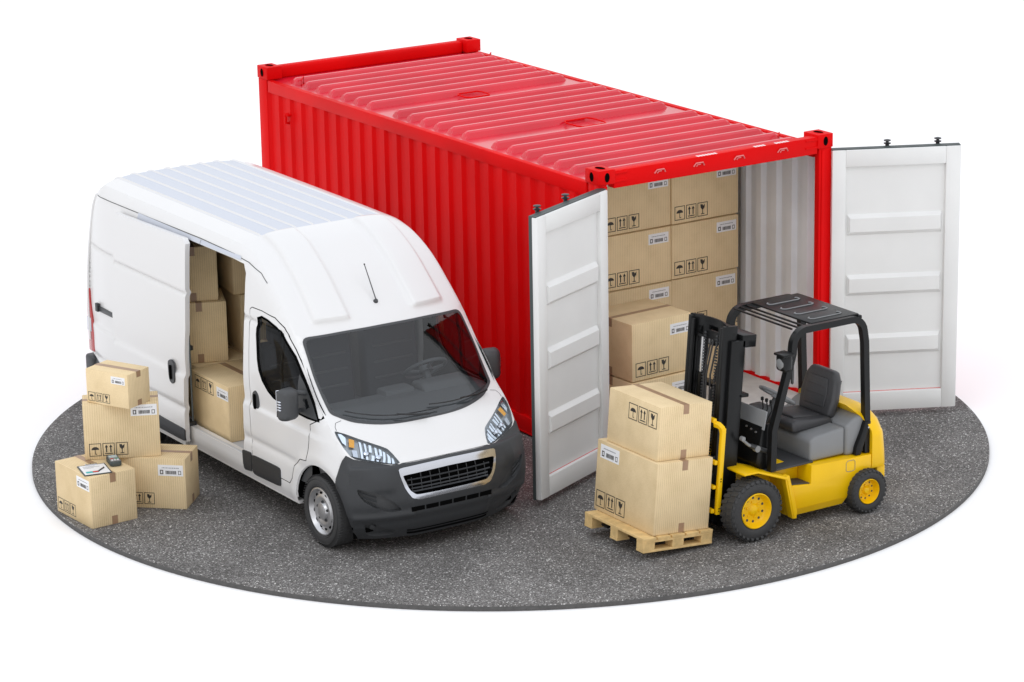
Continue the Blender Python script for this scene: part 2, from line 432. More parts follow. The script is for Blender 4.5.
carton(.42, .46, .465, 'cardboard box on the van floor under the one seen through the side window', (-2.28, 1.10, .402), (0, 0, 0), 'y', None, None, GV)

# ------------------------------------------------------------------ container
CW, CLn, CH = 2.438, 5.797, 2.556
ct = thing('shipping_container', 'red shipping container with both end doors swung open, loaded with boxes', 'shipping container', (CW/2, CLn/2, 0))
OFF = (-CW/2, -CLn/2, 0)
def cp(name, bm, m, parent=None, smooth=False, angle=35): return finish(name, bm, m, parent or ct, smooth, angle, OFF)
cw_, cl_ = .165, .20
for sx in (0, 1):
    for sy in (0, 1):
        for sz in (0, 1):
            x0 = sx*(CW-cw_); y0 = sy*(CLn-cl_); z0 = sz*(CH-.125)+ (0 if sz else .004)
            bm = bmesh.new(); box(bm, (x0, y0, z0), (x0+cw_, y0+cl_, z0+.121), .006, 2)
            cc = Vector((x0+cw_/2, y0+cl_/2, z0+.06))
            cst = cp('corner_casting', bm, 'red', None, True)
            bm = bmesh.new()
            def oval(c, u, v, n, a, b, dark=1):
                pts = [c+u*a*math.cos(2*PI*k/20)+v*b*math.sin(2*PI*k/20)+n*.0015 for k in range(20)]
                polyface(bm, pts, 0, n*.0012)
                # raised lip round the hole
                tube(bm, [c+u*a*1.08*math.cos(2*PI*k/20)+v*b*1.08*math.sin(2*PI*k/20)+n*.001 for k in range(20)], .0035, 6, False, 1, True)
            xo = Vector((1 if sx else -1, 0, 0)); yo = Vector((0, 1 if sy else -1, 0)); Z = Vector((0, 0, 1))
            oval(cc+xo*cw_/2, Vector((0, 1, 0)), Z, xo, .030, .040); oval(cc+yo*cl_/2, Vector((1, 0, 0)), Z, yo, .026, .040)
            if sz: oval(cc+Z*.0605, Vector((1, 0, 0)), Vector((0, 1, 0)), Z, .034, .055)
            cp('lock_hole', bm, ['black', 'red'], cst)
# posts
for sx in (0, 1):
    bm = bmesh.new()
    x0, x1 = (0.005, .088) if not sx else (CW-.14, CW-.005)
    box(bm, (x0, .012, .125), (x1, .075, CH-.125), .006); xa, xb = (x0, .06) if not sx else (CW-.06, x1)
    box(bm, (xa, .072, .125), (xb, .16, CH-.125), .006)
    xm = .068 if not sx else CW-.10
    box(bm, (xm-.018, .002, .14), (xm+.018, .014, CH-.14), .004)
    cp('corner_post', bm, 'red', None, True)
    bm = bmesh.new(); x0, x1 = (0.005, .15) if not sx else (CW-.15, CW-.005)
    box(bm, (x0, CLn-.17, .125), (x1, CLn-.005, CH-.125), .01)
    cp('corner_post', bm, 'red', None, True)
    # rails
    xs = 0.006 if not sx else CW-.066
    bm = bmesh.new(); box(bm, (xs, cl_-.01, CH-.245), (xs+.06, CLn-cl_+.01, CH-.128), .008); cp('top_rail', bm, 'red', None, True)
    bm = bmesh.new(); box(bm, (xs, cl_-.01, .02), (xs+.055, CLn-cl_+.01, .17), .006)
    xx = xs-.0 if not sx else xs+.0
    box(bm, (xs-.004 if not sx else xs+.02, cl_-.01, .018), (xs+.04 if not sx else xs+.059, CLn-cl_+.01, .035), .003); cp('bottom_rail', bm, 'red', None, True)
# headers / sills
bm = bmesh.new(); box(bm, (cw_-.005, .012, CH-.168), (CW-cw_+.005, .10, CH-.022), .006); prism(bm, [(.09, CH-.145), (.09, CH-.03), (.15, CH-.115), (.24, CH-.118), (.24, CH-.145)], cw_-.005, CW-cw_+.005, 'x', .004, 1)
hd = cp('door_header', bm, 'red', None, True)
for xx in (.62, 1.02, 1.44, 1.90):   # door cam keepers under the header face
    bm = bmesh.new()
    z = CH-.085
    tube(bm, [(xx-.055, .009, z-.012), (xx-.035, .0, z+.016), (xx+.035, .0, z+.016), (xx+.055, .009, z-.012)], .006, 6)
    tube(bm, [(xx-.028, .008, z-.014), (xx-.018, .003, z+.002), (xx+.012, .003, z+.002)], .005, 6)
    cp('cam_keeper', bm, 'keeper', hd, True)
bm = bmesh.new()
rr = random.Random(5)
for (x0, n) in ((1.02, 7), (1.62, 4), (1.84, 5)):   # worn white number on the header top
    for k in range(n): box(bm, (x0+k*.030, .02, CH-.0225), (x0+k*.030+.021, .062, CH-.0212))
cp('painted_number', bm, 'label', hd)
for x0, x1 in ((cw_-.004, .29), (CW-.29, CW-cw_+.004)):
    bm = bmesh.new(); box(bm, (x0, .004, CH-.118), (x1, .014, CH-.100), .003); box(bm, (x0, .004, CH-.050), (x1, .014, CH-.034), .003)
    cp('header_bracket', bm, 'red', hd)
bm = bmesh.new(); box(bm, (cw_-.005, .01, .02), (CW-cw_+.005, .15, .15), .006); cp('door_sill', bm, 'red')
bm = bmesh.new(); box(bm, (cw_-.005, CLn-.13, CH-.145), (CW-cw_+.005, CLn-.01, CH-.02), .03, 3); cp('end_rail', bm, 'red', None, True)
bm = bmesh.new(); box(bm, (cw_-.005, CLn-.1, .02), (CW-cw_+.005, CLn-.01, .16), .006); cp('end_rail', bm, 'red')
# corrugated walls
def corr(u0, u1, pitch, depth, flat=.34, slope=.16):
    """returns list of (u, offset)"""
    out = []; n = round((u1-u0)/pitch); pitch = (u1-u0)/n
    for i in range(n):
        a = u0+i*pitch
        out += [(a, 0), (a+pitch*flat, 0), (a+pitch*(flat+slope), 1), (a+pitch*(2*flat+slope), 1)]
    out.append((u1, 0))
    return [(u, o*depth) for u, o in out]
def wall(name, pts, mo, mi_, z0, z1, thick=.004):
    """pts: (x,y) outer line; inner copy shifted by vector thick"""
    bm = bmesh.new(); A = []; 
    for (x, y) in pts: A.append((bm.verts.new((x, y, z0)), bm.verts.new((x, y, z1))))
    B = [(bm.verts.new((x+thick[0], y+thick[1], z0)), bm.verts.new((x+thick[0], y+thick[1], z1))) for (x, y) in pts]
    for i in range(len(pts)-1):
        f = bm.faces.new((A[i][0], A[i+1][0], A[i+1][1], A[i][1])); f.material_index = 0
        f = bm.faces.new((B[i][0], B[i][1], B[i+1][1], B[i+1][0])); f.material_index = 1
    return cp(name, bm, [mo, mi_])
P = corr(.16, CLn-.17, .215, .024, .34, .16)
wall('side_wall', [(.012+o, y) for y, o in P], 'red', 'inner', .165, CH-.235, (.012, 0))
wall('side_wall', [(CW-.012-o*1.5, y) for y, o in P], 'red', 'inner', .165, CH-.235, (-.012, 0))
P = corr(.14, CW-.14, .24, .04)
wall('end_wall', [(x, CLn-.03-o) for x, o in P], 'red', 'inner', .16, CH-.14, (0, -.012))
for o in [c for c in ct.children if c.name.startswith('side_wall')]: pass
bm = bmesh.new()
tube(bm, [(.008, CLn-.58, CH-.40), (-.022, CLn-.58, CH-.40), (-.022, CLn-.58, CH-.48), (.008, CLn-.58, CH-.48)], .014, 8)
box(bm, (-.024, CLn-.62, CH-.41), (.03, CLn-.55, CH-.39), .004)
cp('vent_cover', bm, 'red')
# roof sheet with ridges
bm = bmesh.new()
RZ = CH-.138
ridges = [.36+.238*k for k in range(7)]+[2.28+.232*k for k in range(6)]+[3.92+.236*k for k in range(7)]
ys = [cl_*0+.10]
for c in ridges: ys += [c-.058, c-.034, c-.014, c+.014, c+.034, c+.058]
ys.append(CLn-.12)
x0, x1 = .05, CW-.05
xe = [x0, .125, .150, .178, CW-.178, CW-.150, CW-.125, x1]
grid = []
for y in ys:
    h = 0
    for c in ridges:
        d = abs(y-c)
        if d < .02: h = .058
        elif d < .04: h = .044
    row = []
    for i, x in enumerate(xe):
        k = (0, 0, .75, 1, 1, .75, 0, 0)[i]
        row.append(bm.verts.new((x, y, RZ+h*k)))
    grid.append(row)
for j in range(len(ys)-1):
    for i in range(len(xe)-1): bm.faces.new((grid[j][i], grid[j][i+1], grid[j+1][i+1], grid[j+1][i]))
rf = cp('roof', bm, 'redroof', None, False)
bm = bmesh.new(); box(bm, (.055, .1, RZ-.03), (CW-.055, CLn-.12, RZ-.012)); cp('ceiling_panel', bm, 'inner')
def loop(pts, r=.008):
    bm = bmesh.new(); tube(bm, pts, r, 8, False, 0, True); cp('lifting_ring', bm, 'red', rf, True)
z = RZ+.03
def ring(cx, cy, a, b, z=z): loop([(cx-a, cy-b*.6, z), (cx-a*.8, cy-b, z), (cx+a*.8, cy-b, z), (cx+a, cy-b*.6, z), (cx+a, cy+b*.6, z), (cx+a*.8, cy+b, z), (cx-a*.8, cy+b, z), (cx-a, cy+b*.6, z)])
ring(1.16, 3.72, .13, .11); ring(1.28, 2.06, .15, .15)
for (x, y) in ((.19, CLn-.55), (CW-.16, CLn-.62), (.22, .36), (CW-.2, .50)):
    loop([(x-.03, y-.03, RZ), (x-.03, y-.03, RZ+.055), (x+.03, y+.03, RZ+.07), (x+.03, y+.03, RZ)], .006)
bm = bmesh.new(); box(bm, (.06, .1, .10), (CW-.06, CLn-.1, .150)); cp('floor_boards', bm, 'plywood')

# doors: hinge at the outer front corner, inner face towards the camera
def door(hx, hy, fx, fy, mirror):
    """door box local: u from hinge to free edge, n outward of the inner face"""
    H = Vector((hx, hy, 0)); D = Vector((fx-hx, fy-hy, 0)); Wd = D.length; U = D.normalized()
    N = Vector((U.y, -U.x, 0))
    if N.y > 0: N = -N          # inner face looks towards -y (camera)
    Mx = Matrix(((U.x, N.x, 0, H.x), (U.y, N.y, 0, H.y), (0, 0, 1, 0), (0, 0, 0, 1)))
    z0, z1 = .055, CH-.155
    bm = bmesh.new()
    th = .055
    # frame members stand proud of the recessed panel
    fr = .13
    B = lambda a, b, r=0.008: box(bm, a, b, r, 2, 0, Mx)
    B((.01, -th, z0), (fr, 0, z1)); B((Wd-fr, -th, z0), (Wd, 0, z1))
    B((fr-.002, -th, z0), (Wd-fr+.002, -.001, z0+.17)); B((fr-.002, -th, z1-.15), (Wd-fr+.002, -.001, z1))
    dr = cp('door', bm, 'doorwhite', None, True)
    bm = bmesh.new()
    box(bm, (fr-.01, -th+.004, z0+.15), (Wd-fr+.01, -.035, z1-.13), 0, 1, 0, Mx)
    for zc in (.60, 1.14, 1.68):
        zc = z0+zc
        pts = [(fr+.012, -.036), (Wd-fr-.012, -.036)]
        t = bmesh.new()
        a0, a1 = fr+.02, Wd-fr-.02
        prof = [(-.036, zc-.095), (-.001, zc-.06), (-.001, zc+.06), (-.036, zc+.095)]
        A = [t.verts.new((a0+(0.0 if q[0] < -.02 else .02), q[0], q[1])) for q in prof]; C2 = [t.verts.new((a1-(0.0 if q[0] < -.02 else .02), q[0], q[1])) for q in prof]
        for i in range(3): t.faces.new((A[i], C2[i], C2[i+1], A[i+1]))
        t.faces.new(A); t.faces.new(C2)
        bmesh.ops.recalc_face_normals(t, faces=t.faces); join(bm, t, Mx)
    cp('door_panel', bm, 'doorwhite', dr)
    bm = bmesh.new(); box(bm, (fr, -.034, z0+.168), (Wd-fr, -.0325, z0+.1735), 0, 1, 0, Mx); cp('seal_line', bm, 'red', dr)
    bm = bmesh.new(); box(bm, (.01, -th-.028, z0-.004), (Wd-.002, -th+.002, z1+.009), 0, 1, 0, Mx); box(bm, (.01, -th-.01, z1-.001), (Wd-.003, -.016, z1+.008), 0, 1, 0, Mx)
    cp('gasket', bm, 'gasket', dr)
    bm = bmesh.new(); box(bm, (.03, -th-.042, z0+.02), (Wd-.04, -th-.0285, z1-.02), 0, 1, 0, Mx); cp('outer_skin', bm, 'red', dr)
    for u in (Wd*.45, Wd*.84):
        bm = bmesh.new(); c = Mx@Vector((u, -th-.055, 0))
        lathe(bm, [(0, z0-.03), (.017, z0-.03), (.017, z1+.016), (.011, z1+.016), (.011, z1+.018), (.030, z1+.020), (.033, z1+.027), (.014, z1+.031), (.012, z1+.044), (.030, z1+.046), (.032, z1+.053), (.012, z1+.059), (0, z1+.059)], c, (0, 0, 1), 16)
        cp('lock_rod', bm, 'darkmetal', dr, True)
    for zc in (.35, .95, 1.55, 2.15):
        bm = bmesh.new(); box(bm, (-.02, -.085, zc-.08), (.05, -.055, zc+.08), .006, 2, 0, Mx); lathe(bm, [(0, zc-.095), (.016, zc-.095), (.016, zc+.095), (0, zc+.095)], Mx@Vector((-.004, -.062, 0)), (0, 0, 1), 12)
        cp('hinge', bm, 'red', dr, True)
door(.070, -.036, -.935, -.500, 0)
door(CW-.035, -.022, 3.417, -.534, 1)

# cargo in the container
GC = 'cardboard boxes stacked in the container'
cols = [(.075, .805), (.812, 1.545), (1.552, 2.285)]
nmc = ['left', 'middle', 'right']; nmr = ['bottom', 'second', 'third', 'top']
for ci, (a, b) in enumerate(cols):
    for k in range(4):
        carton(b-a, .55, .489, '%s cardboard box of the %s column in the container stack' % (['bottom', 'second from bottom', 'third from bottom', 'topmost'][k], nmc[ci]),
               ((a+b)/2, 1.13+.275+((ci*7+k*5) % 4)*.004, .152+k*.5), (0, 0, math.radians(((ci*5+k*3) % 5-2)*.25)), 'x', ('F', .67, .72), ('F', .04, .06), GC, .215, .112)
l, r = place(.41, .13, 2.7, .64, .60, .655)
carton(.64, .60, .50, 'cardboard box standing forward at the container mouth, upper of two', l, r, 'x', ('F', .64, .68), ('F', .06, .07), 'cardboard boxes at the container mouth', .215, .11)
l, r = place(.40, .12, 1.2, .66, .60, .152)
carton(.66, .60, .492, 'cardboard box on the floor at the container mouth, lower of two', l, r, 'x', ('F', .64, .68), ('F', .06, .07), 'cardboard boxes at the container mouth', .215, .11)

# ------------------------------------------------------------------ loaded pallet
TILT = math.radians(4.8)
Xt = Vector((math.cos(TILT), 0, -math.sin(TILT))); Zt = Vector((math.sin(TILT), 0, math.cos(TILT))); Yt = Vector((0, 1, 0))
o0 = Vector((-.907, -2.0, .18))
R3 = (0, TILT, 0)
pw, pd, ph = .659, .80, .114
pc = o0-Zt*ph-Xt*.11-Yt*.037
pl = thing('pallet', 'pale wooden pallet lifted on the forklift forks', 'pallet', pc+Xt*pw/2+Yt*pd/2, R3)
for k in range(5):
    bm = bmesh.new(); bw = .118; x = -pw/2+k*(pw-bw)/4
    box(bm, (x, -pd/2, ph-.020), (x+bw, pd/2, ph), .002, 1); finish('deck_board', bm, 'wood', pl)
for y in (-pd/2, -.05, pd/2-.10):
    bm = bmesh.new(); box(bm, (-pw/2+.001, y+.001, ph-.038), (pw/2-.001, y+.099, ph-.0205), .002, 1); finish('stringer_board', bm, 'wood', pl)
    bm = bmesh.new(); box(bm, (-pw/2+.001, y+.001, 0), (pw/2-.001, y+.099, .018), .002, 1); finish('bottom_board', bm, 'wood', pl)
    for x in (-pw/2, -.055, pw/2-.11):
        bm = bmesh.new(); box(bm, (x+.002, y+.002, .0185), (x+.108, y+.098, ph-.0385), .002, 1); finish('block', bm, 'wood', pl)
GP = 'cardboard boxes on the pallet'
w, d, h = .529, .80, .572
base = o0+Zt*.0015
carton(w, d, h, 'large cardboard box with a white label resting on the pallet', base+Xt*w/2+Yt*d/2, R3, 'y', ('L', .06, .76), ('L', .03, .06), GP, .25, .12)
w3, d3, h3 = .497, .672, .429
b3 = base+Zt*(h+.002)+Xt*.029+Yt*.052
carton(w3, d3, h3, 'cardboard box with handling marks near its upper edge, on top of the pallet load', b3+Xt*w3/2+Yt*d3/2, R3, 'y', None, ('L', .40, .58), GP, .25, .115)
# ------------------------------------------------------------------ van body surfaces
VP=[ # Cy,Cz, Ex,Ey,Ez, p
(-.76,.135, .69,-.56,.135, 3.0),
(-.83,.30, .745,-.64,.29, 3.2),
(-.85,.45, .77,-.66,.45, 3.2),
(-.84,.55, .77,-.65,.56, 3.2),
(-.79,.715, .755,-.62,.72, 3.0),
(-.73,.765, .745,-.585,.79, 3.0),
(-.64,.845, .755,-.50,.885, 3.0),
(-.555,.915, .765,-.39,.975, 3.0),
(-.465,.98, .765,-.22,1.11, 2.6),
(.075,1.60, .745,.20,1.60, 2.6),
(.25,1.755, .735,.36,1.755, 3.0),
(.58,2.02, .72,.64,1.98, 3.5),
(.88,2.175, .70,.92,2.11, 4.0),
(1.12,2.215, .695,1.14,2.145, 5.0),
(3.60,2.215, .695,3.55,2.16, 5.0),
(3.77,2.15, .70,3.71,2.08, 5.0),
(3.85,1.95, .72,3.79,1.92, 5.0),
(3.90,1.10, .775,3.86,1.10, 5.0),
(3.90,.35, .78,3.86,.35, 5.0)]
NT=len(VP)-1
def vkey(t):
    t=max(0.,min(NT-1e-9,t));i=int(t);u=t-i
    P=[VP[max(0,i-1)],VP[i],VP[i+1],VP[min(NT,i+2)]]
    L=[math.dist(P[k][:5],P[k+1][:5])+1e-6 for k in range(3)]
    out=[]
    for j in range(6):
        a,b,c,d=P[0][j],P[1][j],P[2][j],P[3][j]
        d0=(b-a)/L[0];d1=(c-b)/L[1];d2=(d-c)/L[2]
        def hm(p,q,lp,lq):
            if p*q<=0: return 0.
            w1=2*lq+lp;w2=lq+2*lp
            return (w1+w2)/(w1/p+w2/q)
        m0=(hm(d0,d1,L[0],L[1]) if i>0 else d1)*L[1]
        m1=(hm(d1,d2,L[1],L[2]) if i+2<=NT else d1)*L[1]
        h00=2*u**3-3*u*u+1;h10=u**3-2*u*u+u;h01=-2*u**3+3*u*u;h11=u**3-u*u
        out.append(h00*b+h10*m0+h01*c+h11*m1)
    return out
def S(t,s):
    Cy,Cz,Ex,Ey,Ez,p=vkey(t)
    w=abs(s)**p
    return (s*Ex, Cy+(Ey-Cy)*w, Cz+(Ez-Cz)*w)
EPOLY=[(k[3],k[4],k[2]) for k in (vkey(NT*i/240) for i in range(241))]
def side(y,z):
    b=.82
    if z>.95: b-=.045*((z-.95)/1.1)**1.3
    if z<.34: b-=.03*((.34-z)/.1)
    if y<-.15: b-=.03*((-.15-y)/.4)**2
    if y>3.3: b-=.03*((y-3.3)/.4)**2
    best=9;ex=.7
    for (ay,az,ax),(by,bz,bx) in zip(EPOLY,EPOLY[1:]):
        if min(abs(ay-y),abs(by-y))>.25 and (ay-y)*(by-y)>0: continue
        uy=by-ay;uz=bz-az;l2=uy*uy+uz*uz
        u=0 if l2<1e-12 else max(0,min(1,((y-ay)*uy+(z-az)*uz)/l2))
        d=(ay+uy*u-y)**2+(az+uz*u-z)**2
        if d<best: best=d;ex=ax+(bx-ax)*u
    d=math.sqrt(best)
    ex=min(ex,b)
    # creases
    def st(a,w): return 1/(1+math.exp(-max(-40,min(40,a/w))))
    g=0
    fade=st(y-.05,.08)
    g-=.022*fade*math.exp(-((z-1.60)/.014)**2)
    g-=.022*st(y+.3,.1)*(st(z-.89,.006)-st(z-.99,.05))*1.0
    g-=.014*fade*math.exp(-((z-.60)/.028)**2)
    r=math.hypot(y+.26,z-.30)
    if y<1.5: g+=.012*math.exp(-((r-.41)/.045)**2)*(1 if z>.25 else 0)
    k=1-math.exp(-(d/.055)**1.2)
    return ex+(b-ex)*k+g*min(1,d/.1)
VO = Vector((-2.0, 1.45, 0))
van = thing('delivery_van', 'white high roof delivery van with its side door slid open, full of boxes', 'van', VO)
van.scale = (1.0366, 1, 1)
VOFF = (0, -1.45, 0)
def vp(name, bm, m, parent=None, smooth=True, angle=40, merge=0):
    if m in ('glass', 'sideglass', 'clear'):      # panes face outwards
        bm.faces.ensure_lookup_table(); bm.normal_update()
        for f in bm.faces:
            c = f.calc_center_median()
            if f.normal.dot(c-Vector((0, max(.2, min(3.3, c.y)), .7))) < 0: f.normal_flip()
    return finish(name, bm, m, parent or van, smooth, angle, VOFF, merge)
LEN = [0]
for i in range(240):
    a = vkey(NT*i/240); b = vkey(NT*(i+1)/240); LEN.append(LEN[-1]+math.hypot(b[0]-a[0], b[1]-a[1]))
def arc(t):
    f = max(0, min(239.999, t/NT*240)); i = int(f); return LEN[i]+(LEN[i+1]-LEN[i])*(f-i)
def inside(p, poly):
    c = False; n = len(poly); x, y = p
    for i in range(n):
        (x1, y1), (x2, y2) = poly[i], poly[(i+1) % n]
        if (y1 > y) != (y2 > y) and x < (x2-x1)*(y-y1)/(y2-y1)+x1: c = not c
    return c
def densify(poly, step, metric):
    out = []; n = len(poly)
    for i in range(n):
        a, b = poly[i], poly[(i+1) % n]
        (ax, ay), (bx, by) = metric(a), metric(b)
        k = max(1, math.ceil(math.hypot(bx-ax, by-ay)/step))
        for j in range(k): out.append((a[0]+(b[0]-a[0])*j/k, a[1]+(b[1]-a[1])*j/k))
    return out
def region(bm, polys, fn, metric, us, vs, step=.035, mi=0, flip=False):
    """mesh the area inside polys[0] minus polys[1:], mapped by fn(u,v)"""
    polys = [densify(P, step, metric) for P in polys]
    pts = []; edges = []
    for P in polys:
        s = len(pts); pts += P; edges += [(s+i, s+(i+1) % len(P)) for i in range(len(P))]
    seen = set((round(a, 4), round(b, 4)) for a, b in pts)
    nb = len(pts); B = [metric(q) for q in pts]
    for u in us:
        for v in vs:
            if inside((u, v), polys[0]) and not any(inside((u, v), H) for H in polys[1:]):
                m = metric((u, v))
                if min((m[0]-b[0])**2+(m[1]-b[1])**2 for b in B) > (step*.35)**2: pts.append((u, v))
    co = [Vector(metric(q)) for q in pts]
    V, Eo, F, ov, oe, of = delaunay_2d_cdt(co, edges, [], 0, 1e-7)
    # map back output verts to parameters
    par = []
    for k, v in enumerate(V):
        src = ov[k]
        par.append(pts[src[0]] if src else None)
    vs_ = [bm.verts.new(fn(*q)) if q else None for q in par]
    for f in F:
        if any(par[i] is None for i in f): continue
        c = (sum(par[i][0] for i in f)/3, sum(par[i][1] for i in f)/3)
        if inside(c, polys[0]) and not any(inside(c, H) for H in polys[1:]):
            try: g = bm.faces.new([vs_[i] for i in f]); g.material_index = mi
            except ValueError: pass
    for v in vs_:
        if v and not v.link_faces: bm.verts.remove(v)
def inset(poly, d):
    """shift polygon inward by d (positive shrinks)"""
    n = len(poly); A = sum(poly[i][0]*poly[(i+1) % n][1]-poly[(i+1) % n][0]*poly[i][1] for i in range(n)); sg = 1 if A > 0 else -1
    out = []
    for i in range(n):
        p0, p1, p2 = [Vector(poly[(i+k) % n]) for k in (-1, 0, 1)]
        a = (p1-p0).normalized(); b = (p2-p1).normalized()
        na = Vector((-a.y, a.x))*sg; nb = Vector((-b.y, b.x))*sg
        m = (na+nb); m = m/max(.5, m.length_squared)*2 if m.length > 1e-6 else na
        out.append(tuple(p1+m*d*.5*(1 if m.length < 4 else .5)*1.0)) if False else out.append(tuple(p1+(na+nb)/max(.6, 1+na.dot(nb))*d))
    return out
def smoothpoly(poly, r=.3, k=3):
    """round corners by quadratic cuts"""
    out = []; n = len(poly)
    for i in range(n):
        p0, p1, p2 = [Vector(poly[(i+j) % n]) for j in (-1, 0, 1)]
        a = p1+(p0-p1)*r; b = p1+(p2-p1)*r
        for j in range(k+1):
            t = j/k; out.append(tuple(a*(1-t)**2+p1*2*t*(1-t)+b*t*t))
    return out
_sc = {}
def sidec(y, z):
    k = (round(y, 4), round(z, 4))
    if k not in _sc: _sc[k] = side(y, z)
    return _sc[k]
def Sn(t, s):
    a = Vector(S(t, s)); e = .03
    du = Vector(S(min(NT-.01, t+e), s))-Vector(S(max(0, t-e), s)); dv = Vector(S(t, min(1, s+.02)))-Vector(S(t, max(-1, s-.02)))
    n = dv.cross(du); n.normalize()
    if n.dot(a-Vector((0, max(.0, min(3.3, a.y+(.5 if t < 8 else 0))), .55 if t < 8 else .9))) < 0: n = -n
    return n
def strip_fn(off=0., bumpf=None):
    def f(t, s):
        p_ = Vector(S(t, s)); o_ = off+(bumpf(t, s) if bumpf else 0)
        return p_+Sn(t, s)*o_ if o_ else p_
    return f
EX = {}
def side_fn(sg, off=0.):
    def f(y, z):
        k = EX.get((round(y, 5), round(z, 5)))
        x = k if (k is not None and off == 0) else sidec(y, z)
        return Vector((sg*(x+off), y, z))
    return f
sm = lambda q: (arc(q[0]), q[1]*.76)
ym = lambda q: q
# --- shared edge samples
def tvals(a, b, step=.035):
    out = [a]; t = a
    while t < b:
        t2 = t
        while t2 < b and max(math.dist(vkey(t)[2:5], vkey(t2)[2:5]), math.dist(vkey(t)[:2], vkey(t2)[:2])) < step: t2 += .01
        t = min(b, t2); out.append(t)
    if len(out) > 1 and out[-1]-out[-2] < .05: out.pop(-2)
    return out
T0 = 5.25       # where the bumper ends and white metal begins on the corner edge
TB = tvals(0, T0); TW = tvals(T0, NT)
for t in TB+TW:
    k = vkey(t); EX[(round(k[3], 5), round(k[4], 5))] = k[2]
E_w = [(vkey(t)[3], vkey(t)[4]) for t in TW]
E_b = [(vkey(t)[3], vkey(t)[4]) for t in TB]
RF, RR = (-.26, .278), (2.95, .278)
def archpts(c, r, a0, a1, n=16): return [(c[0]+r*math.cos(math.radians(a0+(a1-a0)*i/n)), c[1]+.01+r*1.02*math.sin(math.radians(a0+(a1-a0)*i/n))) for i in range(n+1)]
A_f = archpts(RF, .365, 133, 3)       # from front-top of the arch back to the sill
A_r = archpts(RR, .365, 177, 3)
ZS = .262
# body outline: E (front to rear top), down the rear, forward along the sill with arches
rb = (3.735, .60)
outline = E_w[:]
# cut E_w at z<.60 at rear
k_ = max(i for i, q in enumerate(outline) if q[1] > .60 or q[0] < 3)
outline = outline[:k_+1]+[(3.862, .60)]
outline += [(3.46, .50), (3.40, ZS), (RR[0]+.36, ZS)]
outline += [q for q in reversed(A_r)][1:-1]
outline += [(RR[0]-.365, ZS), (RF[0]+.365, ZS)]
outline += [q for q in reversed(A_f)][1:]
outline = [q for q in outline]
# door and window polygons (y, z)
DOORP = [(.815, .455), (.828, .845), (.822, 1.345), (.803, 1.686), (.768, 1.708), (.605, 1.713), (.414, 1.697), (.292, 1.641), (.13, 1.5), (-.034, 1.328), (-.275, 1.065), (-.27, 1.035), (-.135, .965), (-.135, .843), (-.107, .714), (-.094, .665), (.008, .650), (.117, .565), (.145, .455), (.20, .40), (.70, .40)]
WINP = [(.672, 1.30), (.686, 1.499), (.669, 1.635), (.604, 1.66), (.507, 1.653), (.387, 1.625), (.274, 1.568), (.117, 1.445), (-.032, 1.278), (-.158, 1.135), (-.245, 1.022), (-.10, 1.018), (.10, 1.02), (.30, 1.03), (.434, 1.052), (.513, 1.085), (.60, 1.15), (.65, 1.22)]
OPENP = [(.96, .43), (.915, 1.325), (.88, 1.96), (.93, 2.025), (1.10, 2.035), (2.10, 2.035), (2.13, 2.0), (2.13, .43)]
FR = [i*.04 for i in range(-20, 100)]; ZR = [.26+i*.04 for i in range(60)]
ZR = sorted([z for z in ZR if abs(z-1.6) > .045 and abs(z-.89) > .03]+[1.565, 1.58, 1.59, 1.60, 1.61, 1.62, 1.635, .865, .88, .89, .90, .915, .60, .57, .63])
bm = bmesh.new()
# windscreen and lamps on the front strip
WSP = smoothpoly([(8.955, -.940), (8.985, -.5), (8.99, 0), (8.985, .5), (8.955, .940), (8.4, .947), (7.84, .925), (7.64, .76), (7.60, .45), (7.64, 0), (7.60, -.45), (7.64, -.76), (7.84, -.925), (8.4, -.947)], .17, 4)
HLP = [(7.0, -.975), (6.868, -.891), (6.444, -.769), (5.968, -.638), (5.684, -.573), (5.192, -.543), (4.30, -.512), (4.17, -.580), (4.51, -.723), (4.80, -.850), (4.965, -.918), (5.18, -.962), (5.784, -.985), (6.5, -.99)]
HLP = smoothpoly(HLP, .2, 2)
HRP = [(t, -s) for t, s in HLP][::-1]
def roofbump(t, s):
    # broad pressed channels on the roof cap
    if 9.33 < t < 12.7:
        e = min(1, (t-9.33)/.12)*1
        g = 1/(1+math.exp(-(abs(s)-.38)/.011)) - 1/(1+math.exp(-(abs(s)-.76)/.011))
        return .036*e*g*min(1, max(0, (12.68-t)/.10))
    return 0
sv = [i/40 for i in range(-39, 40)]+[q*w for q in (.385, .41, .42, .43, .455, .73, .75, .76, .77, .79) for w in (-1, 1)]
front_edge = [(T0, -1.0)]+[(5.0, -.945), (4.9, -.90), (4.75, -.83), (4.45, -.70), (4.12, -.59), (4.10, -.51), (4.21, -.3), (4.25, 0), (4.21, .3), (4.10, .51), (4.12, .59), (4.45, .70), (4.75, .83), (4.9, .90), (5.0, .945)]+[(T0, 1.0)]
TR = 12.72
polyA = front_edge+[(t, 1.0) for t in TW if T0 < t < TR]+[(TR, 1.0)]+[(TR, s/20) for s in range(19, -20, -1)]+[(TR, -1.0)]+[(t, -1.0) for t in reversed(TW) if T0 < t < TR]
k = vkey(TR); EX[(round(k[3], 5), round(k[4], 5))] = k[2]
ins = min(range(len(outline)), key=lambda i: abs(outline[i][0]-k[3])+abs(outline[i][1]-k[4]))
region(bm, [polyA, WSP, HLP, HRP], strip_fn(0, roofbump), sm, [4.2+i*.12 for i in range(78)]+[9.34, 9.38, 9.43, 9.47], sv, .05)
for sg in (-1, 1):
    holes = [inset(DOORP, -.004)]
    if sg < 0: holes.append(OPENP)
    region(bm, [outline]+holes, side_fn(sg), ym, FR, ZR, .04)
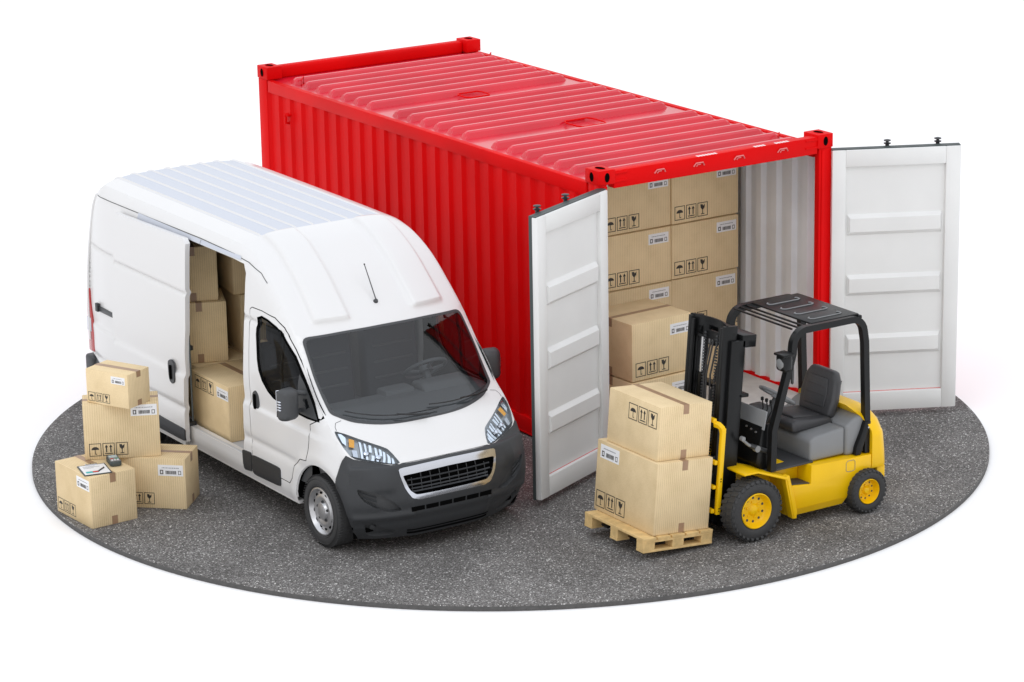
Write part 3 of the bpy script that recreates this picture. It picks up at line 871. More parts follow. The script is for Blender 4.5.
# rear doors face + roof rear handled by the strip beyond the ridged roof
polyC = [(14.75, s/20) for s in range(-20, 21)]+[(t, 1.0) for t in TW if 14.75 < t < 17.55]+[(17.55, s/20) for s in range(20, -21, -1)]+[(t, -1.0) for t in reversed(TW) if 14.75 < t < 17.55]
region(bm, [polyC], strip_fn(), sm, [14.75+i*.2 for i in range(16)], sv, .06)
body = vp('body', bm, 'white', None, True, 50, 2e-3)

# ridged roof panel
bm = bmesh.new(); rows = []
ribs = [-.78, -.56, -.335, -.11, .11, .335, .56, .78]
ss = sorted(set([round(-1+i*.05, 3) for i in range(41)]+[round(r+d, 4) for r in ribs for d in (-.026, -.017, -.008, 0, .008, .017, .026)]))
tt = [TR, TR+.02, TR+.05, TR+.09]+[TR+.15+i*(14.6-TR-.15)/12 for i in range(13)]+[14.65, 14.70, 14.75]
for t in tt:
    e = max(0, min(1, (t-TR-.01)/.07, (14.74-t)/.08))
    row = []
    for s in ss:
        h = .013*e*sum(math.exp(-((s-r)/.011)**2) for r in ribs)
        q = Vector(S(t, s)); q.z += h; row.append(bm.verts.new(q))
    rows.append(row)
for j in range(len(tt)-1):
    for i in range(len(ss)-1):
        f = bm.faces.new((rows[j][i], rows[j][i+1], rows[j+1][i+1], rows[j+1][i]))
        c = (ss[i]+ss[i+1])/2
        f.material_index = 0 if (abs(c) > .80 or min(abs(c-r) for r in ribs) < .014 or rows[j][0] is rows[0][0] or j < 2) else 1  # plain white rib crests, flats with the sky tint in their colour
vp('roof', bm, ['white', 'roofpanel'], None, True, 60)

# ribbons along surface polylines (panel seams)
def seam(poly, fn, w=.0045, lift=.0012, closed=False, parent=None, m='trim', name='panel_seam'):
    if not closed:
        fine = []
        for (q0, q1) in zip(poly, poly[1:]):
            k_ = max(1, math.ceil((fn(*q0)-fn(*q1)).length/.03)); fine += [(q0[0]+(q1[0]-q0[0])*j/k_, q0[1]+(q1[1]-q0[1])*j/k_) for j in range(k_)]
        poly = fine+[poly[-1]]
    bm = bmesh.new(); P = [fn(*q) for q in poly]
    n = len(P); rows = []
    for i in range(n):
        a = P[i-1] if (i or closed) else P[0]; b = P[(i+1) % n] if (i < n-1 or closed) else P[-1]
        d = (b-a).normalized(); nn = Vector(P[i])-Vector((0, P[i].y, .9)) ; nn = seam_n(poly[i], fn, d)
        sd = d.cross(nn).normalized()
        rows.append((bm.verts.new(P[i]+sd*w/2+nn*lift), bm.verts.new(P[i]-sd*w/2+nn*lift)))
    for i in range(n if closed else n-1):
        a, b = rows[i], rows[(i+1) % n]; bm.faces.new((a[0], b[0], b[1], a[1]))
    return vp(name, bm, m, parent or body, False)
def seam_n(q, fn, d):
    e = .004
    a = fn(*q); du = fn(q[0]+e, q[1])-a; dv = fn(q[0], q[1]+e*(1 if abs(q[1]) < 1 - e or q[1] > 1 else -1))-a
    n = du.cross(dv).normalized()
    c = Vector((0, 1.4, 1.0))
    if n.dot(a-c) < 0: n = -n
    return n

for sg in (-1, 1):
    F = side_fn(sg); F0 = side_fn(sg, .0008)
    # front door skin with window hole
    bm = bmesh.new(); D = inset(DOORP, .003)
    region(bm, [D, inset(WINP, -.012)], F0, ym, FR, ZR, .035)
    dr = vp('front_door', bm, 'white', None, True, 50)
    bm = bmesh.new(); region(bm, [inset(WINP, -.014), inset(WINP, .006)], side_fn(sg, .003), ym, [], [], .03); vp('window_seal', bm, 'black', dr)
    bm = bmesh.new(); region(bm, [inset(WINP, .010)], side_fn(sg, -.004), ym, FR, ZR, .05); vp('window', bm, 'sideglass', dr)
    bm = bmesh.new(); region(bm, [[(.02, 1.025), (.035, 1.33), (-.03, 1.27), (-.155, 1.13), (-.24, 1.025)]], side_fn(sg, .005), ym, [], [], .04); vp('mirror_mount', bm, 'trim', dr)
    bm = bmesh.new(); tube(bm, [F(.29, 1.03)-Vector((sg*.014, 0, 0)), F(.31, 1.30)-Vector((sg*.014, 0, 0)), F(.32, 1.60)-Vector((sg*.014, 0, 0))], .008, 4, True, 0, False, True); vp('window_divider', bm, 'trim', dr)
    # dark gap behind the door edge
    bm = bmesh.new(); region(bm, [inset(DOORP, -.006), inset(DOORP, .03)], side_fn(sg, -.022), ym, [], [], .04); vp('door_gap', bm, 'black', dr)
    # handle
    bm = bmesh.new(); HP = smoothpoly([(.81, 1.0), (.80, .86), (.74, .835), (.675, .87), (.665, 1.01), (.73, 1.045)], .35, 3); HP = [(.735+(a-.735)*.75, .94+(b-.94)*.92) for a, b in HP]
    x = sidec(.74, .94)
    prism(bm, HP, sg*(x-.004), sg*(x+.012), 'x', .003, 1)
    box(bm, (min(sg*(x+.011), sg*(x+.026)), .72, .875), (max(sg*(x+.011), sg*(x+.026)), .752, 1.0), .008, 2, 1); vp('door_handle', bm, ['trim', 'black'], dr)
    # lower side moulding on the door, split at the door seam
    for (ya, yb) in ((.345, .819), (.826, .975)):
        bm = bmesh.new(); P = smoothpoly([(ya, .485), (yb, .475), (yb-.012, .305), (ya, .325)], .12, 2)
        region(bm, [P], side_fn(sg, .009), ym, FR, ZR, .04)
        # rim
        b2 = densify(P, .04, ym); Fh = side_fn(sg, .009); Fl = side_fn(sg, -.002)
        for i in range(len(b2)):
            a, b = b2[i], b2[(i+1) % len(b2)]; bm.faces.new([bm.verts.new(v) for v in (Fh(*a), Fl(*a), Fl(*b), Fh(*b))])
        vp('side_moulding', bm, 'plastic', body, True, 30, 1e-4)
    seam([(3.66, 2.065), (3.50, 2.07), (2.6, 2.075), (1.67, 2.08), (1.1, 2.07), (.88, 2.045), (.70, 1.99), (.60, 1.93)], F, .006, .0015)
    # wheel arch well
    for c, A in ((RF, A_f), (RR, A_r)):
        bm = bmesh.new(); pts = A; 
        rows = [[bm.verts.new((sg*(sidec(*q)-.001), q[0], q[1])), bm.verts.new((sg*(sidec(*q)-.012), c[0]+(q[0]-c[0])*.985, c[1]+(q[1]-c[1])*.985)), bm.verts.new((sg*.48, c[0]+(q[0]-c[0])*.985, c[1]+(q[1]-c[1])*.985))] for q in pts]
        for i in range(len(rows)-1):
            for j in range(2): f = bm.faces.new((rows[i][j], rows[i+1][j], rows[i+1][j+1], rows[i][j+1])); f.material_index = j
        f = bm.faces.new([r[2] for r in rows]); f.material_index = 1
        vp('wheel_arch', bm, ['white', 'black'], body, False)
    # rear lamp and rear bumper side
    bm = bmesh.new(); prism(bm, [(3.795, .62), (3.785, .80), (3.825, 1.05), (3.845, 1.20), (3.885, 1.20), (3.905, 1.0), (3.905, .62)], sg*.70, sg*.778, 'x', .01, 2); tl = vp('tail_light', bm, 'redlens', None)
    bm = bmesh.new(); prism(bm, [(3.83, .80), (3.83, .93), (3.91, .93), (3.91, .80)], sg*.71, sg*.782, 'x', .006, 2); vp('reversing_lens', bm, 'satin', tl)
    # sill underside strip
    bm = bmesh.new(); box(bm, (min(sg*.74, sg*.79), .12, .235), (max(sg*.74, sg*.79), 2.58, .27), .01, 2); vp('sill', bm, 'white', body)
    if sg > 0: seam([(.97, .46), (.94, 1.325), (.90, 2.02), (2.13, 2.03), (2.13, .50)], F)
# body side lower moulding behind the sliding door
for sg in (-1, 1):
    bm = bmesh.new(); region(bm, [[(3.33, .30), (3.33, .50), (3.85, .59), (3.85, .30)]], side_fn(sg, .004), ym, FR, ZR, .05); vp('rear_side_moulding', bm, 'plastic', body)
bm = bmesh.new(); box(bm, (-.80, 3.78, .30), (.80, 3.96, .58), .03, 3); vp('rear_bumper', bm, 'plastic')
bm = bmesh.new(); box(bm, (-.004, 3.89, .6), (.004, 3.91, 1.9)); vp('rear_door_seam', bm, 'black', body)
# sliding door opening: inner jambs, sill step, rail
bm = bmesh.new(); P = densify(OPENP, .05, ym)
for i in range(len(P)):
    a, b = P[i], P[(i+1) % len(P)]
    bm.faces.new([bm.verts.new(v) for v in (Vector((-sidec(*a), a[0], a[1])), Vector((-sidec(*a)+.07, a[0], a[1])), Vector((-sidec(*b)+.07, b[0], b[1])), Vector((-sidec(*b), b[0], b[1])))])
vp('door_frame', bm, 'white', body, True, 40, 1e-4)
bm = bmesh.new(); box(bm, (-.765, .96, .37), (.77, 3.7, .40), .004); box(bm, (-.80, .97, .36), (-.74, 2.15, .385), .006); box(bm, (-.812, .97, .418), (-.785, 2.15, .432), .004)
vp('load_floor', bm, 'vanfloor')
bm = bmesh.new(); box(bm, (.73, 1.0, .405), (.745, 3.7, 1.9)); box(bm, (-.72, 2.2, .43), (-.705, 3.7, 1.9)); box(bm, (-.62, .95, 2.05), (.62, 3.35, 2.065)); box(bm, (-.62, 3.62, .43), (.62, 3.63, 1.80))
vp('cargo_lining', bm, 'dash')
# roof side rail channel of the sliding door
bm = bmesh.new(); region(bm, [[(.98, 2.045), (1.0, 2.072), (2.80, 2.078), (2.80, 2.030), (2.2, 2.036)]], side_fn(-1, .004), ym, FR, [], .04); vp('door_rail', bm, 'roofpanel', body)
seam([(1.665, 2.04), (1.66, 2.075)], side_fn(-1, .006))
bm = bmesh.new(); box(bm, (-.822, 2.9, 1.055), (-.806, 3.60, 1.10), .004); box(bm, (-.835, 3.56, 1.05), (-.806, 3.61, 1.125), .006); vp('lower_rail', bm, 'darkmetal', body)

for sg in (-1, 1):
    bm = bmesh.new(); tube(bm, [Vector(S(15.2+i*.1, sg*1.0)) for i in range(24)], .012, 8); vp('rear_pillar', bm, 'white', body)
# the slid-back door, hanging outside the body
SDP = [(1.80, 2.02), (1.80, 1.30), (1.875, .60), (1.87, .44), (1.88, .31), (1.93, .265), (3.16, .265), (3.17, 1.3), (3.10, 2.03), (1.85, 2.055)]
bm = bmesh.new(); F = side_fn(-1, .062)
region(bm, [SDP], F, ym, FR, ZR, .035)
Pd = densify(SDP, .035, ym); Fi = side_fn(-1, .022)
for i in range(len(Pd)):
    a, b = Pd[i], Pd[(i+1) % len(Pd)]
    bm.faces.new([bm.verts.new(v) for v in (F(*a), F(*b), Fi(*b), Fi(*a))])
region(bm, [SDP], Fi, ym, FR[::2], ZR[::2], .035)
sd = vp('sliding_door', bm, 'white', None, True, 40, 1e-4)
bm = bmesh.new(); P = smoothpoly([(1.87, .315), (1.865, .425), (2.34, .43), (2.9, .47), (3.165, .52), (3.165, .315)], .1, 2)
region(bm, [P], side_fn(-1, .072), ym, FR, ZR, .04)
b2 = densify(P, .04, ym)
for i in range(len(b2)):
    a, b = b2[i], b2[(i+1) % len(b2)]; bm.faces.new([bm.verts.new(v) for v in (side_fn(-1, .072)(*a), side_fn(-1, .06)(*a), side_fn(-1, .06)(*b), side_fn(-1, .072)(*b))])
vp('side_moulding', bm, 'plastic', sd, True, 30, 1e-4)
bm = bmesh.new(); HP = smoothpoly([(2.14, .97), (2.12, .79), (2.05, .765), (1.985, .80), (1.99, .97), (2.06, 1.0)], .35, 3); x = sidec(2.05, .88)+.062
HP = [(2.06+(a-2.06)*.78, .88+(b-.88)*.92) for a, b in HP]
prism(bm, HP, -(x-.004), -(x+.012), 'x', .003, 1); box(bm, (-(x+.026), 2.045, .815), (-(x+.011), 2.077, .94), .008, 2, 1); vp('door_handle', bm, ['trim', 'black'], sd)
bm = bmesh.new()
for z in (.42, 1.08): box(bm, (-.84, 1.90, z), (-.76, 2.02, z+.04), .006)
multi(vp, 'roller_arm', bm, 'darkmetal', sd)
bm = bmesh.new(); box(bm, (-.838, 1.806, .50), (-.83, 1.826, 1.95), .003); vp('edge_seal', bm, 'gasket', sd)

# ------------------------------------------------------------------ front end
# bumper on strip and corners
bm = bmesh.new()
bpoly = [(0.0, -1.0)]+[(0.0, s/12) for s in range(-11, 12)]+[(0.0, 1.0)]+[(t, 1.0) for t in TB if 0 < t < T0]+[(T0, 1.0)]+[(t+.22, s) for t, s in front_edge[::-1][1:-1]]+[(T0, -1.0)]+[(t, -1.0) for t in reversed(TB) if 0 < t < T0]
GRP = smoothpoly([(3.85, -.555), (3.91, -.3), (3.93, 0), (3.91, .3), (3.85, .555), (3.49, .545), (2.6, .485), (2.15, .445), (1.97, .37), (1.99, .2), (2.0, 0), (1.99, -.2), (1.97, -.37), (2.15, -.445), (2.6, -.485), (3.49, -.545)], .2, 2)
GIN = smoothpoly([(3.53, -.520), (3.58, -.25), (3.60, 0), (3.58, .25), (3.53, .520), (3.36, .508), (3.19, .492), (2.7, .455), (2.36, .40), (2.34, .2), (2.33, 0), (2.34, -.2), (2.36, -.40), (2.7, -.455), (3.19, -.492), (3.36, -.508)], .2, 2)
VTP = [(3.10, -.94), (2.90, -.79), (2.32, -.68), (1.52, -.54), (1.50, -.68), (1.79, -.80), (2.16, -.885), (2.67, -.93)]
VTP = smoothpoly(VTP, .2, 2); VTR = [(t, -s) for t, s in VTP][::-1]
FGP = smoothpoly([(.89, -.91), (1.04, -.86), (.69, -.75), (.38, -.62), (.22, -.65), (.16, -.82), (.32, -.90)], .25, 2); FGR = [(t, -s) for t, s in FGP][::-1]
def bumpf(t, s):
    h = .014
    h += .016*math.exp(-((t-1.27)/.16)**2)*(1 if abs(s) > .42 else .4)
    h -= .006*math.exp(-((t-.9)/.12)**2)
    h += .020*math.exp(-((t-3.3)/.5)**2)*max(0, min(1, (abs(s)-.56)/.1))*max(0, min(1, (.92-abs(s))/.15))
    if abs(s) < .47: h += .006
    if t > 3.98: h = h*max(0, 1-(t-3.98)*4)-.003*min(1, (t-3.98)/.2)
    return h
tg = sorted([i*.1 for i in range(1, 53)])
region(bm, [bpoly, GRP, VTP, VTR, FGP, FGR], strip_fn(0, bumpf), sm, tg, sv, .035)
def bside(sg):
    def f(y, z):
        k = EX.get((round(y, 5), round(z, 5)))
        if k is not None:
            # meet the strip exactly
            t = min(TB, key=lambda q: abs(vkey(q)[3]-y)+abs(vkey(q)[4]-z))
            return strip_fn(0, bumpf)(t, sg*1.0)
        return Vector((sg*(sidec(y, z)+.012), y, z))
    return f
arcf = archpts(RF, .362, 200, 133, 10)
E_bT = [q for q in E_b]
bsp = E_bT+[q for q in reversed(arcf)]
for sg in (-1, 1): region(bm, [bsp], bside(sg), ym, [-.75+i*.03 for i in range(20)], [.2+i*.03 for i in range(22)], .04)
bp_ = vp('front_bumper', bm, 'plastic', None, True, 50, 4e-3)
# bumper arch lip
for sg in (-1, 1):
    bm = bmesh.new(); A = archpts(RF, .362, 205, 133, 10)
    rows = [(bm.verts.new((sg*(sidec(*q)+.012), *q)), bm.verts.new((sg*.5, *q))) for q in A]
    for i in range(len(rows)-1): bm.faces.new((rows[i][0], rows[i+1][0], rows[i+1][1], rows[i][1]))
    vp('arch_liner', bm, 'black', bp_)
# belly pan
bm = bmesh.new(); box(bm, (-.66, -.66, .185), (.66, 3.6, .23), .02); vp('underbody', bm, 'black')
# dark recesses: backing sheets set back from the holes
def back(poly, off, m, nm, par, rim=True, lift=.012):
    bm = bmesh.new(); region(bm, [poly], strip_fn(off), sm, [i*.15 for i in range(60)], [i/20 for i in range(-19, 20)], .04)
    if rim:
        P = densify(poly, .03, sm); a_ = strip_fn(off)
        for i in range(len(P)):
            a, b = P[i], P[(i+1) % len(P)]
            ha = strip_fn(0, lambda t, s: bumpf(t, s))(*a); hb = strip_fn(0, lambda t, s: bumpf(t, s))(*b)
            bm.faces.new([bm.verts.new(v) for v in (ha, a_(*a), a_(*b), hb)])
    return vp(nm, bm, m, par, False)
gr = back(GIN, -.030, 'black', 'grille', None, False)
back(VTP, -.025, 'trim', 'air_vent', bp_); back(VTR, -.025, 'trim', 'air_vent', bp_)
for P in (FGP, FGR):
    fg = back(P, -.022, 'trim', 'fog_light_recess', bp_)
for sgn in (-1, 1):
    bm = bmesh.new(); c = Vector(S(.60, sgn*.84)); n = Sn(.60, sgn*.84); lathe(bm, [(0, -.006), (.022, -.008), (.026, -.02)], c, n, 20); vp('fog_light', bm, 'trim', bp_)
    bm = bmesh.new()
    for j in range(3):
        t0 = 1.75+j*.30
        pts = [(t0+(k/8)*.25, sgn*(-.86+.0+k*.022*1.3)) for k in range(9)] if False else [(t0+.50-k*.055, sgn*(.925-k*.018)) for k in range(9)]
        tube(bm, [strip_fn(-.006)(*q) for q in pts if inside((q[0], -abs(q[1])), VTP)] or [Vector(S(2, .9)), Vector(S(2.01, .9))], .005, 5)
    multi(vp, 'vent_slat', bm, 'plastic', bp_)
# grille surround
bm = bmesh.new()
GRf = lambda t, s: .022
region(bm, [GRP, GIN], strip_fn(.020), sm, [i*.08 for i in range(24, 60)], [i/25 for i in range(-16, 17)], .03)
for poly, lo in ((GRP, -.012), (GIN, -.028)):
    P = densify(poly, .03, sm)
    for i in range(len(P)):
        a, b = P[i], P[(i+1) % len(P)]
        bm.faces.new([bm.verts.new(v) for v in (strip_fn(.020)(*a), strip_fn(lo)(*a), strip_fn(lo)(*b), strip_fn(.020)(*b))])
vp('grille_surround', bm, 'satin', gr, True, 30, 1e-4)
bm = bmesh.new()
for j in range(4):
    t = 2.60+j*.235
    pts = [(t+ .0*abs(k/14), k/14*.47) for k in range(-14, 15)]
    pts = [q for q in pts if inside((q[0], q[1]), GIN)]
    P = [strip_fn(-.006)(*q) for q in pts]
    tube(bm, P, .0065, 5, True, 0)
multi(vp, 'grille_bar', bm, 'darkmetal', gr)
bm = bmesh.new()
for j in range(-4, 5):
    s = j*.105; P = [strip_fn(-.018)(t, s) for t in (2.5, 2.8, 3.1, 3.4, 3.56) if inside((t, s), GIN)]
    if len(P) > 1: tube(bm, P, .0035, 5)
multi(vp, 'grille_upright', bm, 'trim', gr)
# slot row and lower slit
bm = bmesh.new()
for j in range(6):
    s0 = -.46+j*.155; P = [(1.41, s0), (1.64, s0), (1.64, s0+.14), (1.41, s0+.14)]
    region(bm, [P], strip_fn(0, lambda t, s: bumpf(t, s)+.002), sm, [], [], .03)
for t0, t1 in ((.14, .26), (.33, .40)):
    region(bm, [[(t0, -.50), (t1, -.50), (t1, .50), (t0, .50)]], strip_fn(0, lambda t, s: bumpf(t, s)+.002), sm, [], [], .04)
multi(vp, 'air_slot', bm, 'black', bp_, False)

# headlights
def headlight(sg):
    mir = (lambda P: [(t, -s) for t, s in P][::-1]) if sg > 0 else (lambda P: P)
    bm = bmesh.new(); region(bm, [mir(HLP)], strip_fn(-.030), sm, [4+i*.12 for i in range(28)], [i/30 for i in range(-30, 31)], .03)
    P = densify(mir(HLP), .03, sm)
    for i in range(len(P)):
        a, b = P[i], P[(i+1) % len(P)]
        bm.faces.new([bm.verts.new(v) for v in (strip_fn(.001)(*a), strip_fn(-.03)(*a), strip_fn(-.03)(*b), strip_fn(.001)(*b))])
    h = vp('headlight', bm, 'housing', None, False, 30, 1e-4)
    bm = bmesh.new()
    bands = [((6.86, -.955), (6.86, -.925), (6.62, -.905), (6.0, -.945), (6.2, -.965)),
             ((6.42, -.80), (6.34, -.785), (5.10, -.845), (5.12, -.865)), ((6.26, -.765), (6.20, -.752), (5.00, -.805), (5.02, -.825)),
             ((6.10, -.73), (6.02, -.71), (5.5, -.74), (5.55, -.765)), ((5.35, -.75), (5.30, -.725), (4.78, -.76), (4.80, -.79)),
             ((5.92, -.685), (5.84, -.67), (4.68, -.715), (4.70, -.735)), ((5.76, -.652), (5.66, -.635), (5.2, -.655), (5.24, -.68)),
             ((5.60, -.62), (5.50, -.605), (4.60, -.655), (4.62, -.68)), ((5.38, -.595), (5.15, -.58), (4.48, -.60), (4.50, -.635)),
             ((5.05, -.57), (4.90, -.56), (4.36, -.565), (4.38, -.59))]
    for k, b in enumerate(bands):
        region(bm, [mir(list(b))], strip_fn((-.008, -.018, -.013)[k % 3]), sm, [], [], .02)
    region(bm, [mir([(5.1, -.90), (5.0, -.93), (4.75, -.83), (4.45, -.70), (4.3, -.60), (4.5, -.62), (4.62, -.72), (4.9, -.84)])], strip_fn(-.010), sm, [], [], .04)
    multi(vp, 'reflector', bm, 'faceted', h, False)
    bm = bmesh.new()
    for (t, s) in ((5.45, -.80), (5.15, -.70)):
        lathe(bm, [(0, .012), (.018, .008), (.028, -.012)], Vector(S(t, -s if sg > 0 else s))-Sn(t, s)*.012, Sn(t, -s if sg > 0 else s), 18)
    multi(vp, 'bulb', bm, 'chrome', h)
    bm = bmesh.new(); region(bm, [mir([(6.56, -.882), (6.47, -.838), (5.86, -.882), (5.92, -.925)])], strip_fn(-.008), sm, [], [], .03); vp('indicator', bm, 'amber', h, False)
    bm = bmesh.new(); region(bm, [mir([(5.70, -.915), (5.68, -.87), (5.15, -.895), (5.2, -.935)])], strip_fn(-.010), sm, [], [], .03); vp('side_reflector', bm, 'satin', h, False)
    bm = bmesh.new(); region(bm, [mir(inset(HLP, .002) if False else HLP)], strip_fn(.0015), sm, [4+i*.12 for i in range(28)], [i/30 for i in range(-30, 31)], .03); vp('lens', bm, 'clear', h)
headlight(-1); headlight(1)
# hood seam
Fs = strip_fn(0, roofbump)
for sgn in (-1, 1):
    seam([(7.02, sgn*.955), (7.2, sgn*.95), (7.42, sgn*.925), (7.62, sgn*.86)], Fs, .004)
seam([(4.29-.04*abs(s/5)**2*1.5, s/10) for s in range(-5, 6)], Fs, .004, .0015)
# hood crease bulge is in the shell; washer nozzle
# windscreen
bm = bmesh.new(); WI = inset(WSP, .0)
region(bm, [WSP], strip_fn(.0015), sm, [7.5+i*.06 for i in range(28)], [i/20 for i in range(-19, 20)], .05)
ws = vp('windscreen', bm, 'glass')
WIN = smoothpoly([(8.925, -.915), (8.955, -.5), (8.96, 0), (8.955, .5), (8.925, .915), (8.4, .925), (7.96, .89), (7.82, .68), (7.77, .3), (7.78, 0), (7.77, -.3), (7.82, -.68), (7.96, -.89), (8.4, -.925)], .17, 4)
bm = bmesh.new(); region(bm, [WSP, WIN], strip_fn(.0035), sm, [7.5+i*.06 for i in range(28)], [i/20 for i in range(-19, 20)], .04); vp('black_border', bm, 'trim', ws)
# wipers
for (p0, p1, piv) in (((8.03, -.80), (8.02, .17), (7.72, .02)), ((8.10, .08), (7.98, .80), (7.70, .78))):
    bm = bmesh.new(); F = strip_fn(.030); G = strip_fn(.044)
    tube(bm, [F(p0[0]+(p1[0]-p0[0])*k/8, p0[1]+(p1[1]-p0[1])*k/8) for k in range(9)], .005, 6)
    mid = (p0[0]*.5+p1[0]*.5, p0[1]*.5+p1[1]*.5)
    tube(bm, [G(*piv), G((piv[0]*.6+mid[0]*.4), piv[1]*.6+mid[1]*.4), G(*mid)], [.011, .009, .006], 6)
    vp('wiper', bm, 'wiper', ws)
# antenna
bm = bmesh.new(); b = Vector(S(9.9, 0)); n = Sn(9.9, 0)
lathe(bm, [(0, .02), (.014, .018), (.020, 0)], b, n, 16); tube(bm, [b+n*.015, b+Vector((0, .16, .27))], [.0045, .0035], 6); tube(bm, [b+Vector((0, .157, .265)), b+Vector((0, .162, .275))], .006, 6)
vp('antenna', bm, 'trim', None)
# door mirrors
for sg in (-1, 1):
    mr = bmesh.new(); mx_ = .945 if sg < 0 else .85; c = Vector((sg*mx_, -.06, 1.135))
    t = bmesh.new(); bmesh.ops.create_cube(t, size=1)
    for v in t.verts: v.co = Vector((v.co.x*.17*(1.0 if v.co.y > 0 else .85), v.co.y*.12, v.co.z*.27*(1.0 if v.co.y > 0 else .88)))
    bmesh.ops.bevel(t, geom=list(t.edges), offset=.045, segments=4, affect='EDGES', profile=.5)
    join(mr, t, Matrix.Translation(c)@Matrix.Rotation(sg*math.radians(-12), 4, 'Z'))
    tube(mr, [(sg*.785, -.05, 1.20), (sg*.86, -.05, 1.215), (sg*.93, -.05, 1.20)], .022, 8)
    tube(mr, [(sg*.79, -.01, 1.06), (sg*.86, -.03, 1.055), (sg*.93, -.05, 1.07)], .018, 8)
    mo = vp('door_mirror', mr, 'trim', None, True, 60)
    bm = bmesh.new(); box(bm, (sg*mx_-.07, -.001, 1.03), (sg*mx_+.07, .004, 1.245), .002, 1, 0); vp('mirror_glass', bm, 'chrome', mo)
    bm = bmesh.new()
    for j in range(4): box(bm, (min(sg*(mx_+.067), sg*(mx_+.091)), -.085, 1.10+j*.022), (max(sg*(mx_+.067), sg*(mx_+.091)), -.045, 1.114+j*.022), .004, 1)
    vp('mirror_indicator', bm, 'clear' if False else 'satin', mo)

# wheels
def wheel(cx, cy, sg, R=.288, wdt=.19):
    ax = Vector((sg, 0, 0)); c = Vector((cx, cy, R))
    bm = bmesh.new(); lathe(bm, [(0, -.05), (.05, -.05), (.05, -.16), (0, -.16)], c, ax, 16)
    wl = vp('wheel', bm, 'trim')
    bm = bmesh.new()
    prof = [(R*.60, -wdt*.9), (R*.80, -wdt), (R*.93, -wdt*.97), (R*.985, -wdt*.9), (R, -wdt*.7), (R, -wdt*.3), (R*.985, -wdt*.10), (R*.93, -.004), (R*.86, .004), (R*.76, .004), (R*.68, -.004), (R*.655, -.016)]
    lathe(bm, prof, c, ax, 64)
    for r in (R*.90, R*.72): lathe(bm, [(r-.003, .002), (r, .0055), (r+.003, .002)], c, ax, 64)
    u = Vector((0, 0, 1)); w = ax.cross(u)
    for k in range(72):      # tread blocks along the shoulder
        a = 2*PI*k/72; d = u*math.cos(a)+w*math.sin(a); s_ = -u*math.sin(a)+w*math.cos(a)
        for h0 in (-.02, -.08, -.14):
            q = c+ax*h0+d*(R*.994); tube(bm, [q+ax*.018, q-ax*.018+s_*.004], .004, 4)
    vp('tyre', bm, 'rubber', wl, True, 40)
    bm = bmesh.new()
    lathe(bm, [(R*.66, -.02), (R*.665, .000), (R*.63, .002), (R*.60, -.012), (R*.56, -.030), (R*.50, -.026), (R*.44, -.014), (R*.36, -.012), (R*.30, -.020), (R*.25, -.020), (R*.22, -.004), (R*.10, .002), (0, .002)], c, ax, 64, [0]*12)
    for k in range(12):
        a = 2*PI*k/12+.2; disc(bm, c+(u*math.cos(a)+w*math.sin(a))*R*.49+ax*-.024, ax, R*.052, .0035, 14, 1)
    vp('rim', bm, ['steel', 'black'], wl, True, 40)
    bm = bmesh.new()
    for k in range(5):
        a = 2*PI*k/5; lathe(bm, [(0, .012), (.010, .010), (.012, 0)], c+(u*math.cos(a)+w*math.sin(a))*R*.27+ax*-.018, ax, 8)
    multi(vp, 'wheel_nut', bm, 'darkmetal', wl, False)
for sg in (-1, 1):
    for cy in (RF[0], RR[0]): wheel(sg*.808, cy, sg)

# cab interior
for sg in (-1, 1):
    bm = bmesh.new(); region(bm, [[(-.10, .45), (.87, .45), (.85, 1.98), (.60, 1.90), (.28, 1.64), (.0, 1.36), (-.16, 1.14)], inset(WINP, -.006)], side_fn(sg, -.03), ym, FR, ZR, .05)
    vp('cab_lining', bm, 'trim')
bm = bmesh.new(); box(bm, (-.75, -.5, .40), (.75, 1.0, .44)); vp('cab_floor', bm, 'black')
bm = bmesh.new(); prism(bm, [(-.52, .80), (-.40, .97), (-.20, 1.06), (.02, 1.05), (.08, .98), (.02, .75), (-.1, .5), (-.5, .5)], -.72, .72, 'x', .03, 2)
prism(bm, [(-.20, 1.05), (-.14, 1.11), (.0, 1.11), (.04, 1.04)], .17, .60, 'x', .02, 2)
box(bm, (-.12, -.10, .86), (.14, .06, 1.09), .02)
vp('dashboard', bm, 'dash')
bm = bmesh.new(); c = Vector((.38, .16, 1.13)); ax = Vector((0, .62, .78)).normalized(); u = Vector((1, 0, 0)); w = ax.cross(u)
tube(bm, [c+u*.175*math.cos(2*PI*k/32)+w*.175*math.sin(2*PI*k/32) for k in range(32)], .015, 8, False, 0, True)
for a in (0, PI, PI*1.5): tube(bm, [c-ax*.02, c+u*.17*math.cos(a)+w*.17*math.sin(a)], .013, 6)
lathe(bm, [(0, .02), (.055, .015), (.06, -.03)], c, ax, 20); tube(bm, [c-ax*.02, c-ax*.25], .03, 8)
vp('steering_wheel', bm, 'hood')
def vseat(x0, x1):
    bm = bmesh.new()
    box(bm, (x0, .22, .60), (x1, .72, .76), .05, 3)
    prism(bm, [(.66, .72), (.74, 1.36), (.80, 1.40), (.88, 1.36), (.84, .72)], x0+.01, x1-.01, 'x', .045, 3)
    box(bm, (x0+.10, .73, 1.38), (x1-.10, .84, 1.56), .04, 3)
    box(bm, (x0+.03, .25, .42), (x1-.03, .70, .61), .01)
    s = vp('seat', bm, 'seat')
    bm = bmesh.new()
    for z in (.95, 1.08, 1.21): tube(bm, [(x0+.07, .66+(z-.72)*.125, z), (x1-.07, .66+(z-.72)*.125, z)], .010, 6)
    multi(vp, 'seat_seam', bm, 'dash', s)
vseat(.16, .66); vseat(-.38, .06); vseat(-.76, -.36)
